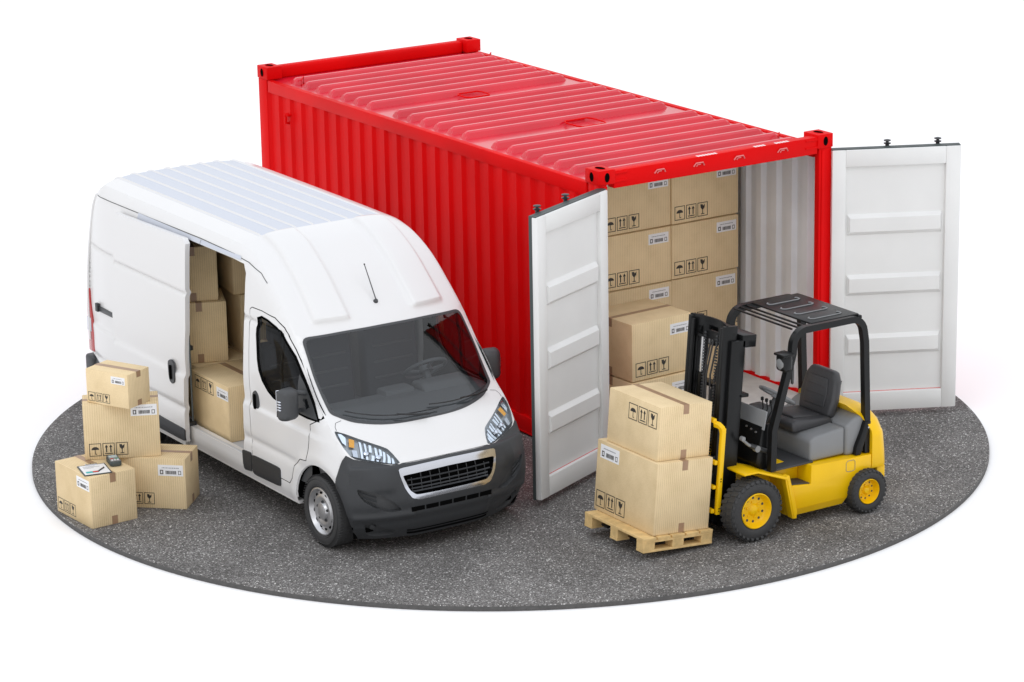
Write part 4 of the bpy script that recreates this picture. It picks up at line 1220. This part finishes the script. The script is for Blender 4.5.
bm = bmesh.new(); box(bm, (-.64, .42, 1.76), (.64, .96, 1.77)); box(bm, (-.70, .98, .43), (-.30, 1.0, .90)) if False else None
vp('headlining', bm, 'dash')

# ------------------------------------------------------------------ forklift
YC = -1.64
FO = Vector((.55, YC, 0))
fk = thing('forklift', 'yellow forklift with black mast and overhead guard lifting the loaded pallet', 'forklift', FO)
def fp(name, bm, m, parent=None, smooth=True, angle=38, merge=0): return finish(name, bm, m, parent or fk, smooth, angle, -FO, merge)
HB = .455
yn, yf = YC-HB, YC+HB
# chassis
bm = bmesh.new()
prism(bm, [(.36, .155), (.925, .155), (.965, .235), (1.01, .295), (1.07, .335), (1.17, .35), (1.17, .468), (.605, .484), (.560, .490), (.560, .335), (.325, .365)], yn, yf, 'y', .008, 2)
t = bmesh.new()     # chamfered lower skirt
A = [t.verts.new(v) for v in ((.355, yn+.001, .157), (.925, yn+.001, .157), (.90, yn+.035, .095), (.375, yn+.035, .095))]
B = [t.verts.new(v) for v in ((.355, yf-.001, .157), (.925, yf-.001, .157), (.90, yf-.035, .095), (.375, yf-.035, .095))]
t.faces.new(A); t.faces.new(B[::-1])
for i in range(4): t.faces.new((A[i], B[i], B[(i+1) % 4], A[(i+1) % 4]))
bmesh.ops.recalc_face_normals(t, faces=t.faces); join(bm, t)
prism(bm, [(.30, .355), (.557, .340), (.557, .492), (.29, .512)], yn+.17, yf-.17, 'y', .006, 2)
box(bm, (-.02, YC-.26, .16), (.37, YC+.26, .44), .01)
ch = fp('chassis', bm, 'yellow')
for s_ in (-1, 1):
    y0, y1 = sorted((YC+s_*(HB-.165), YC+s_*(HB-.012)))
    bm = bmesh.new(); prism(bm, [(.33, .368), (.33, .374), (.552, .345), (.552, .339)], y0, y1, 'y', .001, 1); fp('step_plate', bm, 'trim', ch)
    # fuel flap outline
    bm = bmesh.new(); y = YC+s_*(HB+.0012)
    tube(bm, [(1.0, y, .375), (1.0, y, .44), (.985, y, .455), (.925, y, .455), (.91, y, .44), (.91, y, .375), (.93, y, .365), (.985, y, .365)], .0025, 4, False, 0, True); fp('flap_seam', bm, 'hood', ch)
    # fender: top plate and rear leg
    ya, yb = sorted((YC+s_*.50, YC+s_*.225))
    bm = bmesh.new()
    prism(bm, [(-.135, .565), (.00, .562), (.30, .455), (.385, .10), (.355, .10), (.285, .435), (.0, .545), (-.135, .548)], ya, yb, 'y', .005, 2)
    ye = YC+s_*.50; y0, y1 = sorted((ye, ye-s_*.02))
    prism(bm, [(.268, .458), (.312, .468), (.392, .155), (.385, .10), (.345, .10)], *sorted((YC+s_*(HB-.02), YC+s_*.495)), 'y', .004, 1)
    prism(bm, [(.0, .551), (.29, .445), (.27, .40), (.16, .46), (-.0, .49), (-.06, .548)], *sorted((YC+s_*.24, YC+s_*.255)), 'y', .002, 1)
    fp('fender', bm, 'yellow')
# cab floor
bm = bmesh.new(); box(bm, (.10, YC-.40, .488), (.62, YC+.40, .502), .003); fl = fp('cab_floor', bm, 'trim')
# counterweight: stacked rounded plan sections
def cwsec(z, x0, x1, hw, r, n=8):
    pts = []
    for (cx, cy, a0) in ((x1-r, YC-hw+r, -90), (x1-r, YC+hw-r, 0)):
        for k in range(n+1):
            a = math.radians(a0+90*k/n); pts.append((cx+r*math.cos(a), cy+r*math.sin(a), z))
    return [(x0, YC-hw, z)]+pts+[(x0, YC+hw, z)]
secs = [(.345, 1.172, 1.325, .452, .05), (.36, 1.172, 1.335, .458, .06), (.46, 1.172, 1.345, .459, .09), (.60, 1.172, 1.345, .459, .12), (.635, 1.172, 1.342, .457, .13), (.645, 1.172, 1.334, .452, .13), (.655, 1.172, 1.338, .450, .14), (.72, 1.14, 1.325, .435, .16), (.78, 1.10, 1.29, .40, .17), (.825, 1.06, 1.24, .35, .17), (.85, 1.04, 1.19, .31, .14), (.858, 1.04, 1.15, .28, .10)]
bm = bmesh.new(); rows = [[bm.verts.new(v) for v in cwsec(*q)] for q in secs]
for a, b in zip(rows, rows[1:]):
    n = len(a)
    for i in range(n): bm.faces.new((a[i], a[(i+1) % n], b[(i+1) % n], b[i]))
bm.faces.new(rows[0]); bm.faces.new(rows[-1])
box(bm, (1.24, YC-.44, .20), (1.325, YC-.25, .35), .012); box(bm, (1.24, YC+.25, .20), (1.325, YC+.44, .35), .012); box(bm, (1.18, YC-.25, .16), (1.33, YC+.25, .35), .02)
bmesh.ops.recalc_face_normals(bm, faces=bm.faces)
fp('counterweight', bm, 'yellow', None, True, 40)
# engine cover
bm = bmesh.new()
prism(bm, [(.60, .49), (.60, .655), (.64, .685), (.95, .715), (.95, .49)], YC-.385, YC+.385, 'y', .022, 3)
prism(bm, [(.953, .47), (.953, .716), (1.05, .775), (1.13, .80), (1.20, .79), (1.20, .47)], YC-.395, YC+.395, 'y', .03, 3)
fp('engine_cover', bm, 'hood')
# seat
st = bmesh.new(); prism(st, [(.565, .69), (.55, .755), (.58, .785), (.95, .755), (.98, .69)], YC-.215, YC+.215, 'y', .03, 3)
seat = fp('driver_seat', st, 'leather')
bm = bmesh.new(); prism(bm, [(.63, .775), (.63, .797), (.90, .77), (.90, .75)], YC-.13, YC+.13, 'y', .01, 2); fp('seat_cushion', bm, 'leather', seat)
bm = bmesh.new()
Mb = Matrix.Translation((.965, YC, .735))@Matrix.Rotation(math.radians(15), 4, 'Y')
t = bmesh.new(); P = [(-.19, 0), (-.21, .15), (-.19, .30), (-.14, .375), (.14, .375), (.19, .30), (.21, .15), (.19, 0)]
t2 = bmesh.new(); prism(t2, P, -.045, .045, 'x', .03, 3); join(bm, t2, Mb)
fp('seat_back', bm, 'leather', seat)
bm = bmesh.new(); t2 = bmesh.new(); prism(t2, [(-.13, .07), (-.135, .19), (-.115, .305), (.115, .305), (.135, .19), (.13, .07)], -.060, -.035, 'x', .012, 2)
join(bm, t2, Mb)
for z in (.16, .23): 
    t2 = bmesh.new(); tube(t2, [(-.062, -.11, z), (-.062, .11, z)], .004, 5); join(bm, t2, Mb)
fp('seat_back_pad', bm, 'leather', seat)
bm = bmesh.new(); t2 = bmesh.new(); box(t2, (.035, -.17, .02), (.052, .17, .31), .008); join(bm, t2, Mb); fp('seat_shell', bm, 'blackmetal', seat)
# overhead guard
def arcp(c, r, a0, a1, y, n=6): return [(c[0]+r*math.cos(math.radians(a0+(a1-a0)*i/n)), y, c[1]+r*math.sin(math.radians(a0+(a1-a0)*i/n))) for i in range(n+1)]
gd = None
for s_ in (-1, 1):
    y = YC+s_*.40
    bm = bmesh.new()
    pth = [(.205, y, .50), (.215, y, .83), (.40, y, 1.42)]+arcp((.53, 1.475), .125, 168, 97, y)+arcp((.985, 1.475), .125, 90, 8, y)+[(1.125, y, 1.40), (1.15, y, .72), (1.152, y, .475)]
    tube(bm, pth, .0265, 4, True, 0, False, True, up=(0, 1, 0))
    g = fp('guard_post', bm, 'blackmetal')
    bm = bmesh.new(); prism(bm, [(1.12, .74), (1.175, .74), (1.178, .70), (1.12, .58), (1.075, .47), (1.02, .475), (1.03, .54), (1.085, .65)], *sorted((y-s_*.02, y+s_*.036)), 'y', .008, 2)
    disc(bm, (1.15, y+s_*.036, .69), (0, s_, 0), .008, .004, 10, 1)
    fp('post_bracket', bm, ['blackmetal', 'steel'], g)
bm = bmesh.new()
box(bm, (.60, YC-.385, 1.615), (1.075, YC+.385, 1.632), .006, 2); roof = fp('guard_roof', bm, 'blackmetal')
bm = bmesh.new()
for k in range(4):
    y0 = YC-.30+k*.175; zz = 1.636
    tube(bm, [(.68, y0+.045, zz), (.66, y0+.03, zz), (.66, y0+.0, zz), (.68, y0-.015, zz), (.94, y0-.015, zz), (.965, y0+.0, zz), (.965, y0+.03, zz), (.95, y0+.045, zz)], .006, 5)
multi(fp, 'roof_rib', bm, 'hood', roof)
for x in (.540, .475, .410):
    bm = bmesh.new(); box(bm, (x, YC-.375, 1.604), (x+.016, YC+.375, 1.618), .003, 1); fp('guard_bar', bm, 'blackmetal', roof)
bm = bmesh.new(); box(bm, (1.06, YC-.40, 1.585), (1.10, YC+.40, 1.618), .01); fp('guard_bar', bm, 'blackmetal', roof)
# lamps
for s_ in (-1, 1):
    y = YC+s_*.455; c = Vector((.295, y, 1.40))
    bm = bmesh.new(); box(bm, (.235, y-.062, 1.315), (.325, y+.062, 1.455), .030, 3); tube(bm, [(.33, y, 1.39), (.365, y-s_*.02, 1.38)], .012, 6); box(bm, (.225, y-.066, 1.440), (.335, y+.066, 1.462), .008)
    wl = fp('work_lamp', bm, 'blackmetal')
    bm = bmesh.new(); lathe(bm, [(0, .006), (.036, .004), (.046, -.002)], (.236, y, 1.38), (-1, 0, 0), 20); fp('lamp_lens', bm, 'hood', wl)
bm = bmesh.new(); lathe(bm, [(0, .014), (.05, .012), (.058, 0), (.05, -.012), (0, -.014)], (.46, YC-.33, 1.23), (.75, -.6, 0), 24)
for v in bm.verts: v.co.z = 1.23+(v.co.z-1.23)*1.5
tube(bm, [(.44, YC-.39, 1.42), (.45, YC-.34, 1.30)], .007, 6); fp('mirror', bm, 'leather')
# cowl, dash and steering
bm = bmesh.new()
prism(bm, [(.14, .50), (.10, .56), (.165, .86), (.19, .87), (.25, .86), (.25, .50)], YC-.34, YC+.34, 'y', .008, 2)
cowl = fp('cowl', bm, 'blackmetal')
bm = bmesh.new(); Mc = Matrix.Translation((.165, YC, .86))@Matrix.Rotation(math.radians(12), 4, 'Y'); t2 = bmesh.new(); box(t2, (0, -.36, -.03), (.008, .08, .12), .002, 1); join(bm, t2, Mc); fp('windshield_panel', bm, 'smokegrey', cowl)
bm = bmesh.new()
for k, (yy, zz) in enumerate(((-.28, .80), (-.22, .81), (-.16, .82), (-.28, .62), (-.10, .58))): disc(bm, (.148, YC+yy, zz), (-1, 0, .2), .008, .012, 8)
multi(fp, 'bolt', bm, 'steel', cowl)
bm = bmesh.new(); c = Vector((.57, YC+.0, .955)); ax = Vector((.55, 0, .83)).normalized()*1; u = Vector((0, 1, 0)); w = ax.cross(u)
tube(bm, [c+u*.15*math.cos(2*PI*k/32)+w*.15*math.sin(2*PI*k/32) for k in range(32)], .013, 8, False, 0, True)
for a in (.5, .5+2*PI/3, .5+4*PI/3): tube(bm, [c-ax*.02, c+u*.145*math.cos(a)+w*.145*math.sin(a)], .010, 6)
lathe(bm, [(0, .01), (.035, .008), (.04, -.03)], c, ax, 16)
sw = fp('steering_wheel', bm, 'hood')
bm = bmesh.new(); tube(bm, [c-ax*.02, c-ax*.14, (.30, YC+.02, .62)], [.022, .028, .035], 10); box(bm, (.36, YC-.07, .82), (.48, YC+.11, .90), .02); fp('steering_column', bm, 'trim')
for k in range(3):
    bm = bmesh.new(); y = YC-.24+k*.055; tube(bm, [(.27, y, .84), (.33, y, .93), (.32, y, 1.0)], .006, 6); lathe(bm, [(0, .018), (.013, .012), (.013, -.012), (0, -.018)], (.32, y, 1.005), (0, 0, 1), 10)
    fp('control_lever', bm, 'blackmetal')
# mast, tilted back with the load
def ts(p): 
    """point at height z on the tilted mast frame"""
    x, y, z = p; return Vector((x, y, 0))+Zt*z
Mt = Matrix(((math.cos(TILT), 0, math.sin(TILT), 0), (0, 1, 0, 0), (-math.sin(TILT), 0, math.cos(TILT), 0), (0, 0, 0, 1)))
def tb(bm, lo, hi, r=.004, mi=0): box(bm, lo, hi, r, 2, mi, Mt)
ms = None
mast = bmesh.new(); X0 = -.215
for s_ in (-1, 1):
    y0 = YC+s_*.240
    a, b = sorted((y0, y0+s_*.035)); tb(mast, (X0, a, .07), (X0+.13, b, 1.56))
    a, b = sorted((y0-s_*.05, y0)); tb(mast, (X0+.105, a, .07), (X0+.13, b, 1.56)); tb(mast, (X0, a, .07), (X0+.016, b, 1.55))
tb(mast, (X0+.10, YC-.275, 1.50), (X0+.235, YC+.275, 1.60), .008); tb(mast, (X0+.10, YC-.275, 1.10), (X0+.20, YC+.275, 1.13), .008); tb(mast, (X0+.06, YC-.275, .12), (X0+.13, YC+.275, .24), .008)
ms = fp('mast', mast, 'blackmetal')
bm = bmesh.new()
for s_ in (-1, 1):
    y0 = YC+s_*.200
    for j, xx in enumerate((X0-.035, X0+.025)):
        a, b = sorted((y0-s_*.0, y0+s_*.034)); tb(bm, (xx, a-.0+(-.003 if j else 0), .10), (xx+.045, b-.003*j, 1.64 if j == 0 else 1.62))
    a, b = sorted((y0-s_*.035, y0-s_*.001)); tb(bm, (X0-.05, a, .10), (X0-.030, b, 1.65))
    a, b = sorted((y0, y0+s_*.036)); tb(bm, (X0-.052, a, .10), (X0+.074, b, 1.67), .004)
# curved head plate with a slot
for (za, zb, ys_) in ((1.51, 1.58, ((-.235, .235),)), (1.58, 1.62, ((-.235, -.06), (.06, .235))), (1.62, 1.68, ((-.235, .235),))):
    for (ya, yb) in ys_:
        n = 8; pts = []
        for i in range(n+1):
            yy = ya+(yb-ya)*i/n; pts.append((X0-.035+.06*(1-(yy/.235)**2), YC+yy))
        P = pts+[(x+.018, y) for x, y in reversed(pts)]
        prism(bm, P, za, zb, 'z', 0, 1, 0, Mt)
fp('inner_mast', bm, 'blackmetal', ms)
for s_ in (-1, 1):
    bm = bmesh.new(); c = ts((X0+.03, YC+s_*.14, .14)); tube(bm, [c, c+Zt*1.10], .026, 12, True, 0); tube(bm, [c+Zt*1.10, c+Zt*1.50], .015, 10, True, 1)
    lathe(bm, [(0, .02), (.045, .02), (.045, -.02), (0, -.02)], ts((X0+.03, YC+s_*.14, 1.58)), (0, 1, 0), 20, 0)
    fp('lift_cylinder', bm, ['blackmetal', 'steel'], ms)
for s_ in (-1, 1):
    bm = bmesh.new()
    for k in range(48):
        z = .42+k*.024; yy = YC+s_*.075; tb(bm, (X0-.002, yy-.012, z), (X0+.010, yy+.012, z+.014), .002)
    fp('lift_chain', bm, 'darkmetal', ms)
bm = bmesh.new()
for j, yy in enumerate((-.03, .02, .05)): tube(bm, [ts((X0+.0, YC+yy, .5)), ts((X0-.02, YC+yy-.03, .95)), ts((X0+.01, YC+yy+.02, 1.25)), ts((X0+.05, YC+yy, 1.56))], .008, 6)
multi(fp, 'hose', bm, 'rubber', ms)
for s_ in (-1, 1):
    bm = bmesh.new(); y = YC+s_*.345
    tube(bm, [ts((X0+.10, y, .80)), (.02, y, .735), (.06, y, .715)], [.012, .012, .012], 10, True, 1); tube(bm, [(.04, y, .725), (.22, y, .64)], .020, 12, True, 0)
    lathe(bm, [(.0, .02), (.026, .02), (.026, -.02), (0, -.02)], (.10, y, .69), (0, 1, 0), 18, 1); lathe(bm, [(0, .016), (.019, .016), (.019, -.016), (0, -.016)], ts((X0+.11, y, .80)), (0, 1, 0), 16, 1)
    fp('tilt_cylinder', bm, ['darkmetal', 'hood'], ms)
# carriage, load backrest and forks
bm = bmesh.new()
tb(bm, (X0-.115, YC-.34, .24), (X0-.075, YC+.34, .32)); tb(bm, (X0-.115, YC-.34, .52), (X0-.075, YC+.34, .60))
for s_ in (-1, 1):
    a, b = sorted((YC+s_*.20, YC+s_*.23)); tb(bm, (X0-.09, a, .20), (X0-.02, b, .64))
cg = fp('carriage', bm, 'blackmetal', None)
bm = bmesh.new()
def bk(y0, y1, z0, z1, x0=X0-.150, x1=X0-.116): tb(bm, (x0, y0, z0), (x1, y1, z1), .006)
for s_ in (-1, 1):
    a, b = sorted((YC+s_*.335, YC+s_*.37)); 
    pth = [ts((X0-.085, YC+s_*.352, .205)), ts((X0-.085, YC+s_*.352, .90)), ts((X0-.092, YC+s_*.345, .93)), ts((X0-.11, YC+s_*.335, .950)), ts((X0-.135, YC+s_*.32, .955))]
    tb(bm, (X0-.112, a, .205), (X0-.072, b, .90), .006)
    tube(bm, [ts((X0-.092, YC+s_*.352, .885)), ts((X0-.10, YC+s_*.345, .925)), ts((X0-.115, YC+s_*.325, .945)), ts((X0-.128, YC+s_*.29, .95))], .0185, 4, True, 0, False, True)
tb(bm, (X0-.150, YC-.30, .930), (X0-.117, YC+.30, .965), .006)
for yy in (-.20, -.07, .07, .20): tb(bm, (X0-.146, YC+yy-.012, .62), (X0-.121, YC+yy+.012, .935), .004)
tb(bm, (X0-.146, YC-.35, .605), (X0-.1165, YC+.35, .64), .006); tb(bm, (X0-.146, YC-.35, .41), (X0-.1165, YC+.35, .44), .006); tb(bm, (X0-.146, YC-.35, .215), (X0-.1165, YC+.35, .25), .006)
bb_ = fp('load_backrest', bm, 'yellow')
bm = bmesh.new()
for z in (.26, .28, .50, .52): disc(bm, ts((X0-.092, YC-.370, z)), (0, -1, 0), .006, .002, 8)
multi(fp, 'bolt_hole', bm, 'black', bb_)
for s_ in (-1, 1):
    yy = YC+s_*.19; bm = bmesh.new()
    # blade lies in the pallet pocket, between bottom board and deck
    q = pc+Zt*.052; 
    M2 = Matrix(((Xt.x, 0, Zt.x, q.x), (0, 1, 0, 0), (Xt.z, 0, Zt.z, q.z), (0, 0, 0, 1)))
    box(bm, (.04, yy-.042, -.010), (pw+.055, yy+.042, .010), .004, 1, 0, M2)
    box(bm, (pw+.030, yy-.042, -.010), (pw+.055, yy+.042, .42), .004, 1, 0, M2)
    fp('fork', bm, 'blackmetal', None)
# wheels
def fwheel(cx, R, yo, s_, wdt, lugs):
    ax = Vector((0, s_, 0)); c = Vector((cx, yo, R)); u = Vector((0, 0, 1)); w = ax.cross(u)
    bm = bmesh.new(); lathe(bm, [(0, -.07), (R*.3, -.07), (R*.3, -wdt), (0, -wdt)], c, ax, 20); wl = fp('wheel', bm, 'blackmetal')
    bm = bmesh.new()
    lathe(bm, [(R*.55, -wdt*.95), (R*.75, -wdt), (R*.93, -wdt*.98), (R*.975, -wdt*.88), (R*.975, -wdt*.12), (R*.93, -.003), (R*.86, .006), (R*.72, .008), (R*.62, .002), (R*.575, -.010), (R*.56, -.03)], c, ax, 72)
    for k in range(lugs):
        a = 2*PI*k/lugs
        for (h0, h1, o_) in ((-.006, -wdt*.46, 0), (-wdt*.54, -wdt+.006, .5)):
            a_ = a+o_*2*PI/lugs; d = u*math.cos(a_)+w*math.sin(a_); t_ = -u*math.sin(a_)+w*math.cos(a_)
            hw_ = PI*R/lugs*.62
            P = []
            for (hh, sh) in ((h0, 0), (h1, hw_*.8)):
                for (rr_, sg_) in ((R*.93 if hh in (h0,) and h0 > -.01 else R*.95, -1), (R*1.0, -.8), (R*1.0, .8), (R*.93 if hh in (h0,) and h0 > -.01 else R*.95, 1)):
                    P.append(bm.verts.new(c+ax*hh+d*rr_+t_*(sg_*hw_+sh)))
            bm.faces.new(P[0:4][::-1]); bm.faces.new(P[4:8])
            for i in range(3): bm.faces.new((P[i], P[i+1], P[i+5], P[i+4]))
            if h0 > -.01:   # lug runs down the shoulder
                Q = [bm.verts.new(c+ax*.004+d*R*.86+t_*(q*hw_*.8)) for q in (-1, 1)]
                Q2 = [bm.verts.new(c+ax*.001+d*R*.985+t_*(q*hw_*.8)) for q in (-1, 1)]
                Q3 = [bm.verts.new(c+ax*.013+d*R*.93+t_*(q*hw_*.75)) for q in (-1, 1)]
                bm.faces.new((Q[0], Q[1], Q3[1], Q3[0])); bm.faces.new((Q3[0], Q3[1], Q2[1], Q2[0]))
    bmesh.ops.recalc_face_normals(bm, faces=bm.faces)
    fp('tyre', bm, 'rubber', wl, True, 35)
    bm = bmesh.new(); lathe(bm, [(R*.575, -.02), (R*.575, .000), (R*.55, .004), (R*.53, -.004), (R*.50, -.03), (R*.44, -.05), (R*.38, -.052), (R*.20, -.048), (R*.16, -.036), (R*.12, -.028), (0, -.026)], c, ax, 48)
    for k in range(10):
        a = 2*PI*k/10; disc(bm, c+(u*math.cos(a)+w*math.sin(a))*R*.385+ax*-.054, ax, R*.044, .004, 10, 1)
    fp('rim', bm, ['yellow', 'trim'], wl)
    bm = bmesh.new()
    for k in range(6):
        a = 2*PI*k/6+.2; lathe(bm, [(0, .012), (.008, .010), (.010, 0)], c+(u*math.cos(a)+w*math.sin(a))*R*.25+ax*-.05, ax, 6)
    multi(fp, 'wheel_nut', bm, 'yellow', wl, False)
for s_ in (-1, 1):
    fwheel(-.030, .250, YC+s_*.522, s_, .15, 30)
    fwheel(1.105, .180, YC+s_*.512, s_, .13, 26)
bm = bmesh.new(); tube(bm, [(-.045, YC-.38, .238), (-.045, YC+.38, .238)], .06, 12); fp('axle', bm, 'blackmetal')
bm = bmesh.new(); tube(bm, [(1.085, YC-.38, .172), (1.085, YC+.38, .172)], .04, 12); box(bm, (.95, YC-.30, .17), (1.2, YC+.30, .46), .01)
fp('axle', bm, 'blackmetal')

# ------------------------------------------------------------------ world, lamps, camera
wd = bpy.data.worlds.new('World'); scene.world = wd; wd.use_nodes = True
nt = wd.node_tree; bg = nt.nodes['Background']
tc = nt.nodes.new('ShaderNodeTexCoord'); sp = nt.nodes.new('ShaderNodeSeparateXYZ'); nt.links.new(tc.outputs['Generated'], sp.inputs[0])
cr = nt.nodes.new('ShaderNodeValToRGB'); nt.links.new(sp.outputs['Z'], cr.inputs[0])
e = cr.color_ramp.elements; e[0].position = 0; e[0].color = (.72, .715, .71, 1); e[1].position = 1; e[1].color = (1.06, 1.12, 1.22, 1)
x = e.new(.35); x.color = (.95, .95, .96, 1)
nt.links.new(cr.outputs[0], bg.inputs['Color']); bg.inputs['Strength'].default_value = WSTR
def area(name, loc, tgt, size, power, col=(1, 1, 1)):
    l = bpy.data.lights.new(name, 'AREA'); l.shape = 'DISK'; l.size = size; l.energy = power; l.color = col
    o = bpy.data.objects.new(name, l); COL.objects.link(o); o.location = loc
    o.rotation_euler = (Vector(tgt)-Vector(loc)).to_track_quat('-Z', 'Y').to_euler()
    return o
area('key_softbox', (-9, -7, 15), (0, 1, 0), 7, KEY, (1, .98, .95))
area('rear_softbox', (9, 26, 11), (0, 2, 1), 20, RIM, (.86, .92, 1))
cam = bpy.data.cameras.new('camera'); co = bpy.data.objects.new('camera', cam); COL.objects.link(co)
cam.sensor_width = 36; cam.lens = 36*3071.36/1024; cam.clip_end = 2000; cam.clip_start = .5
co.location = (-13.8434, -20.0838, 8.1661)
a, b, c = 1.28995765, .0175420976, -.578619776
co.rotation_mode = 'XYZ'; co.rotation_euler = (a, b, c)
scene.camera = co
scene.render.engine = 'CYCLES'
scene.view_settings.view_transform = 'Standard'; scene.view_settings.look = 'None'
scene.view_settings.exposure = 0; scene.view_settings.gamma = 1
scene.render.resolution_x = 1024; scene.render.resolution_y = 682
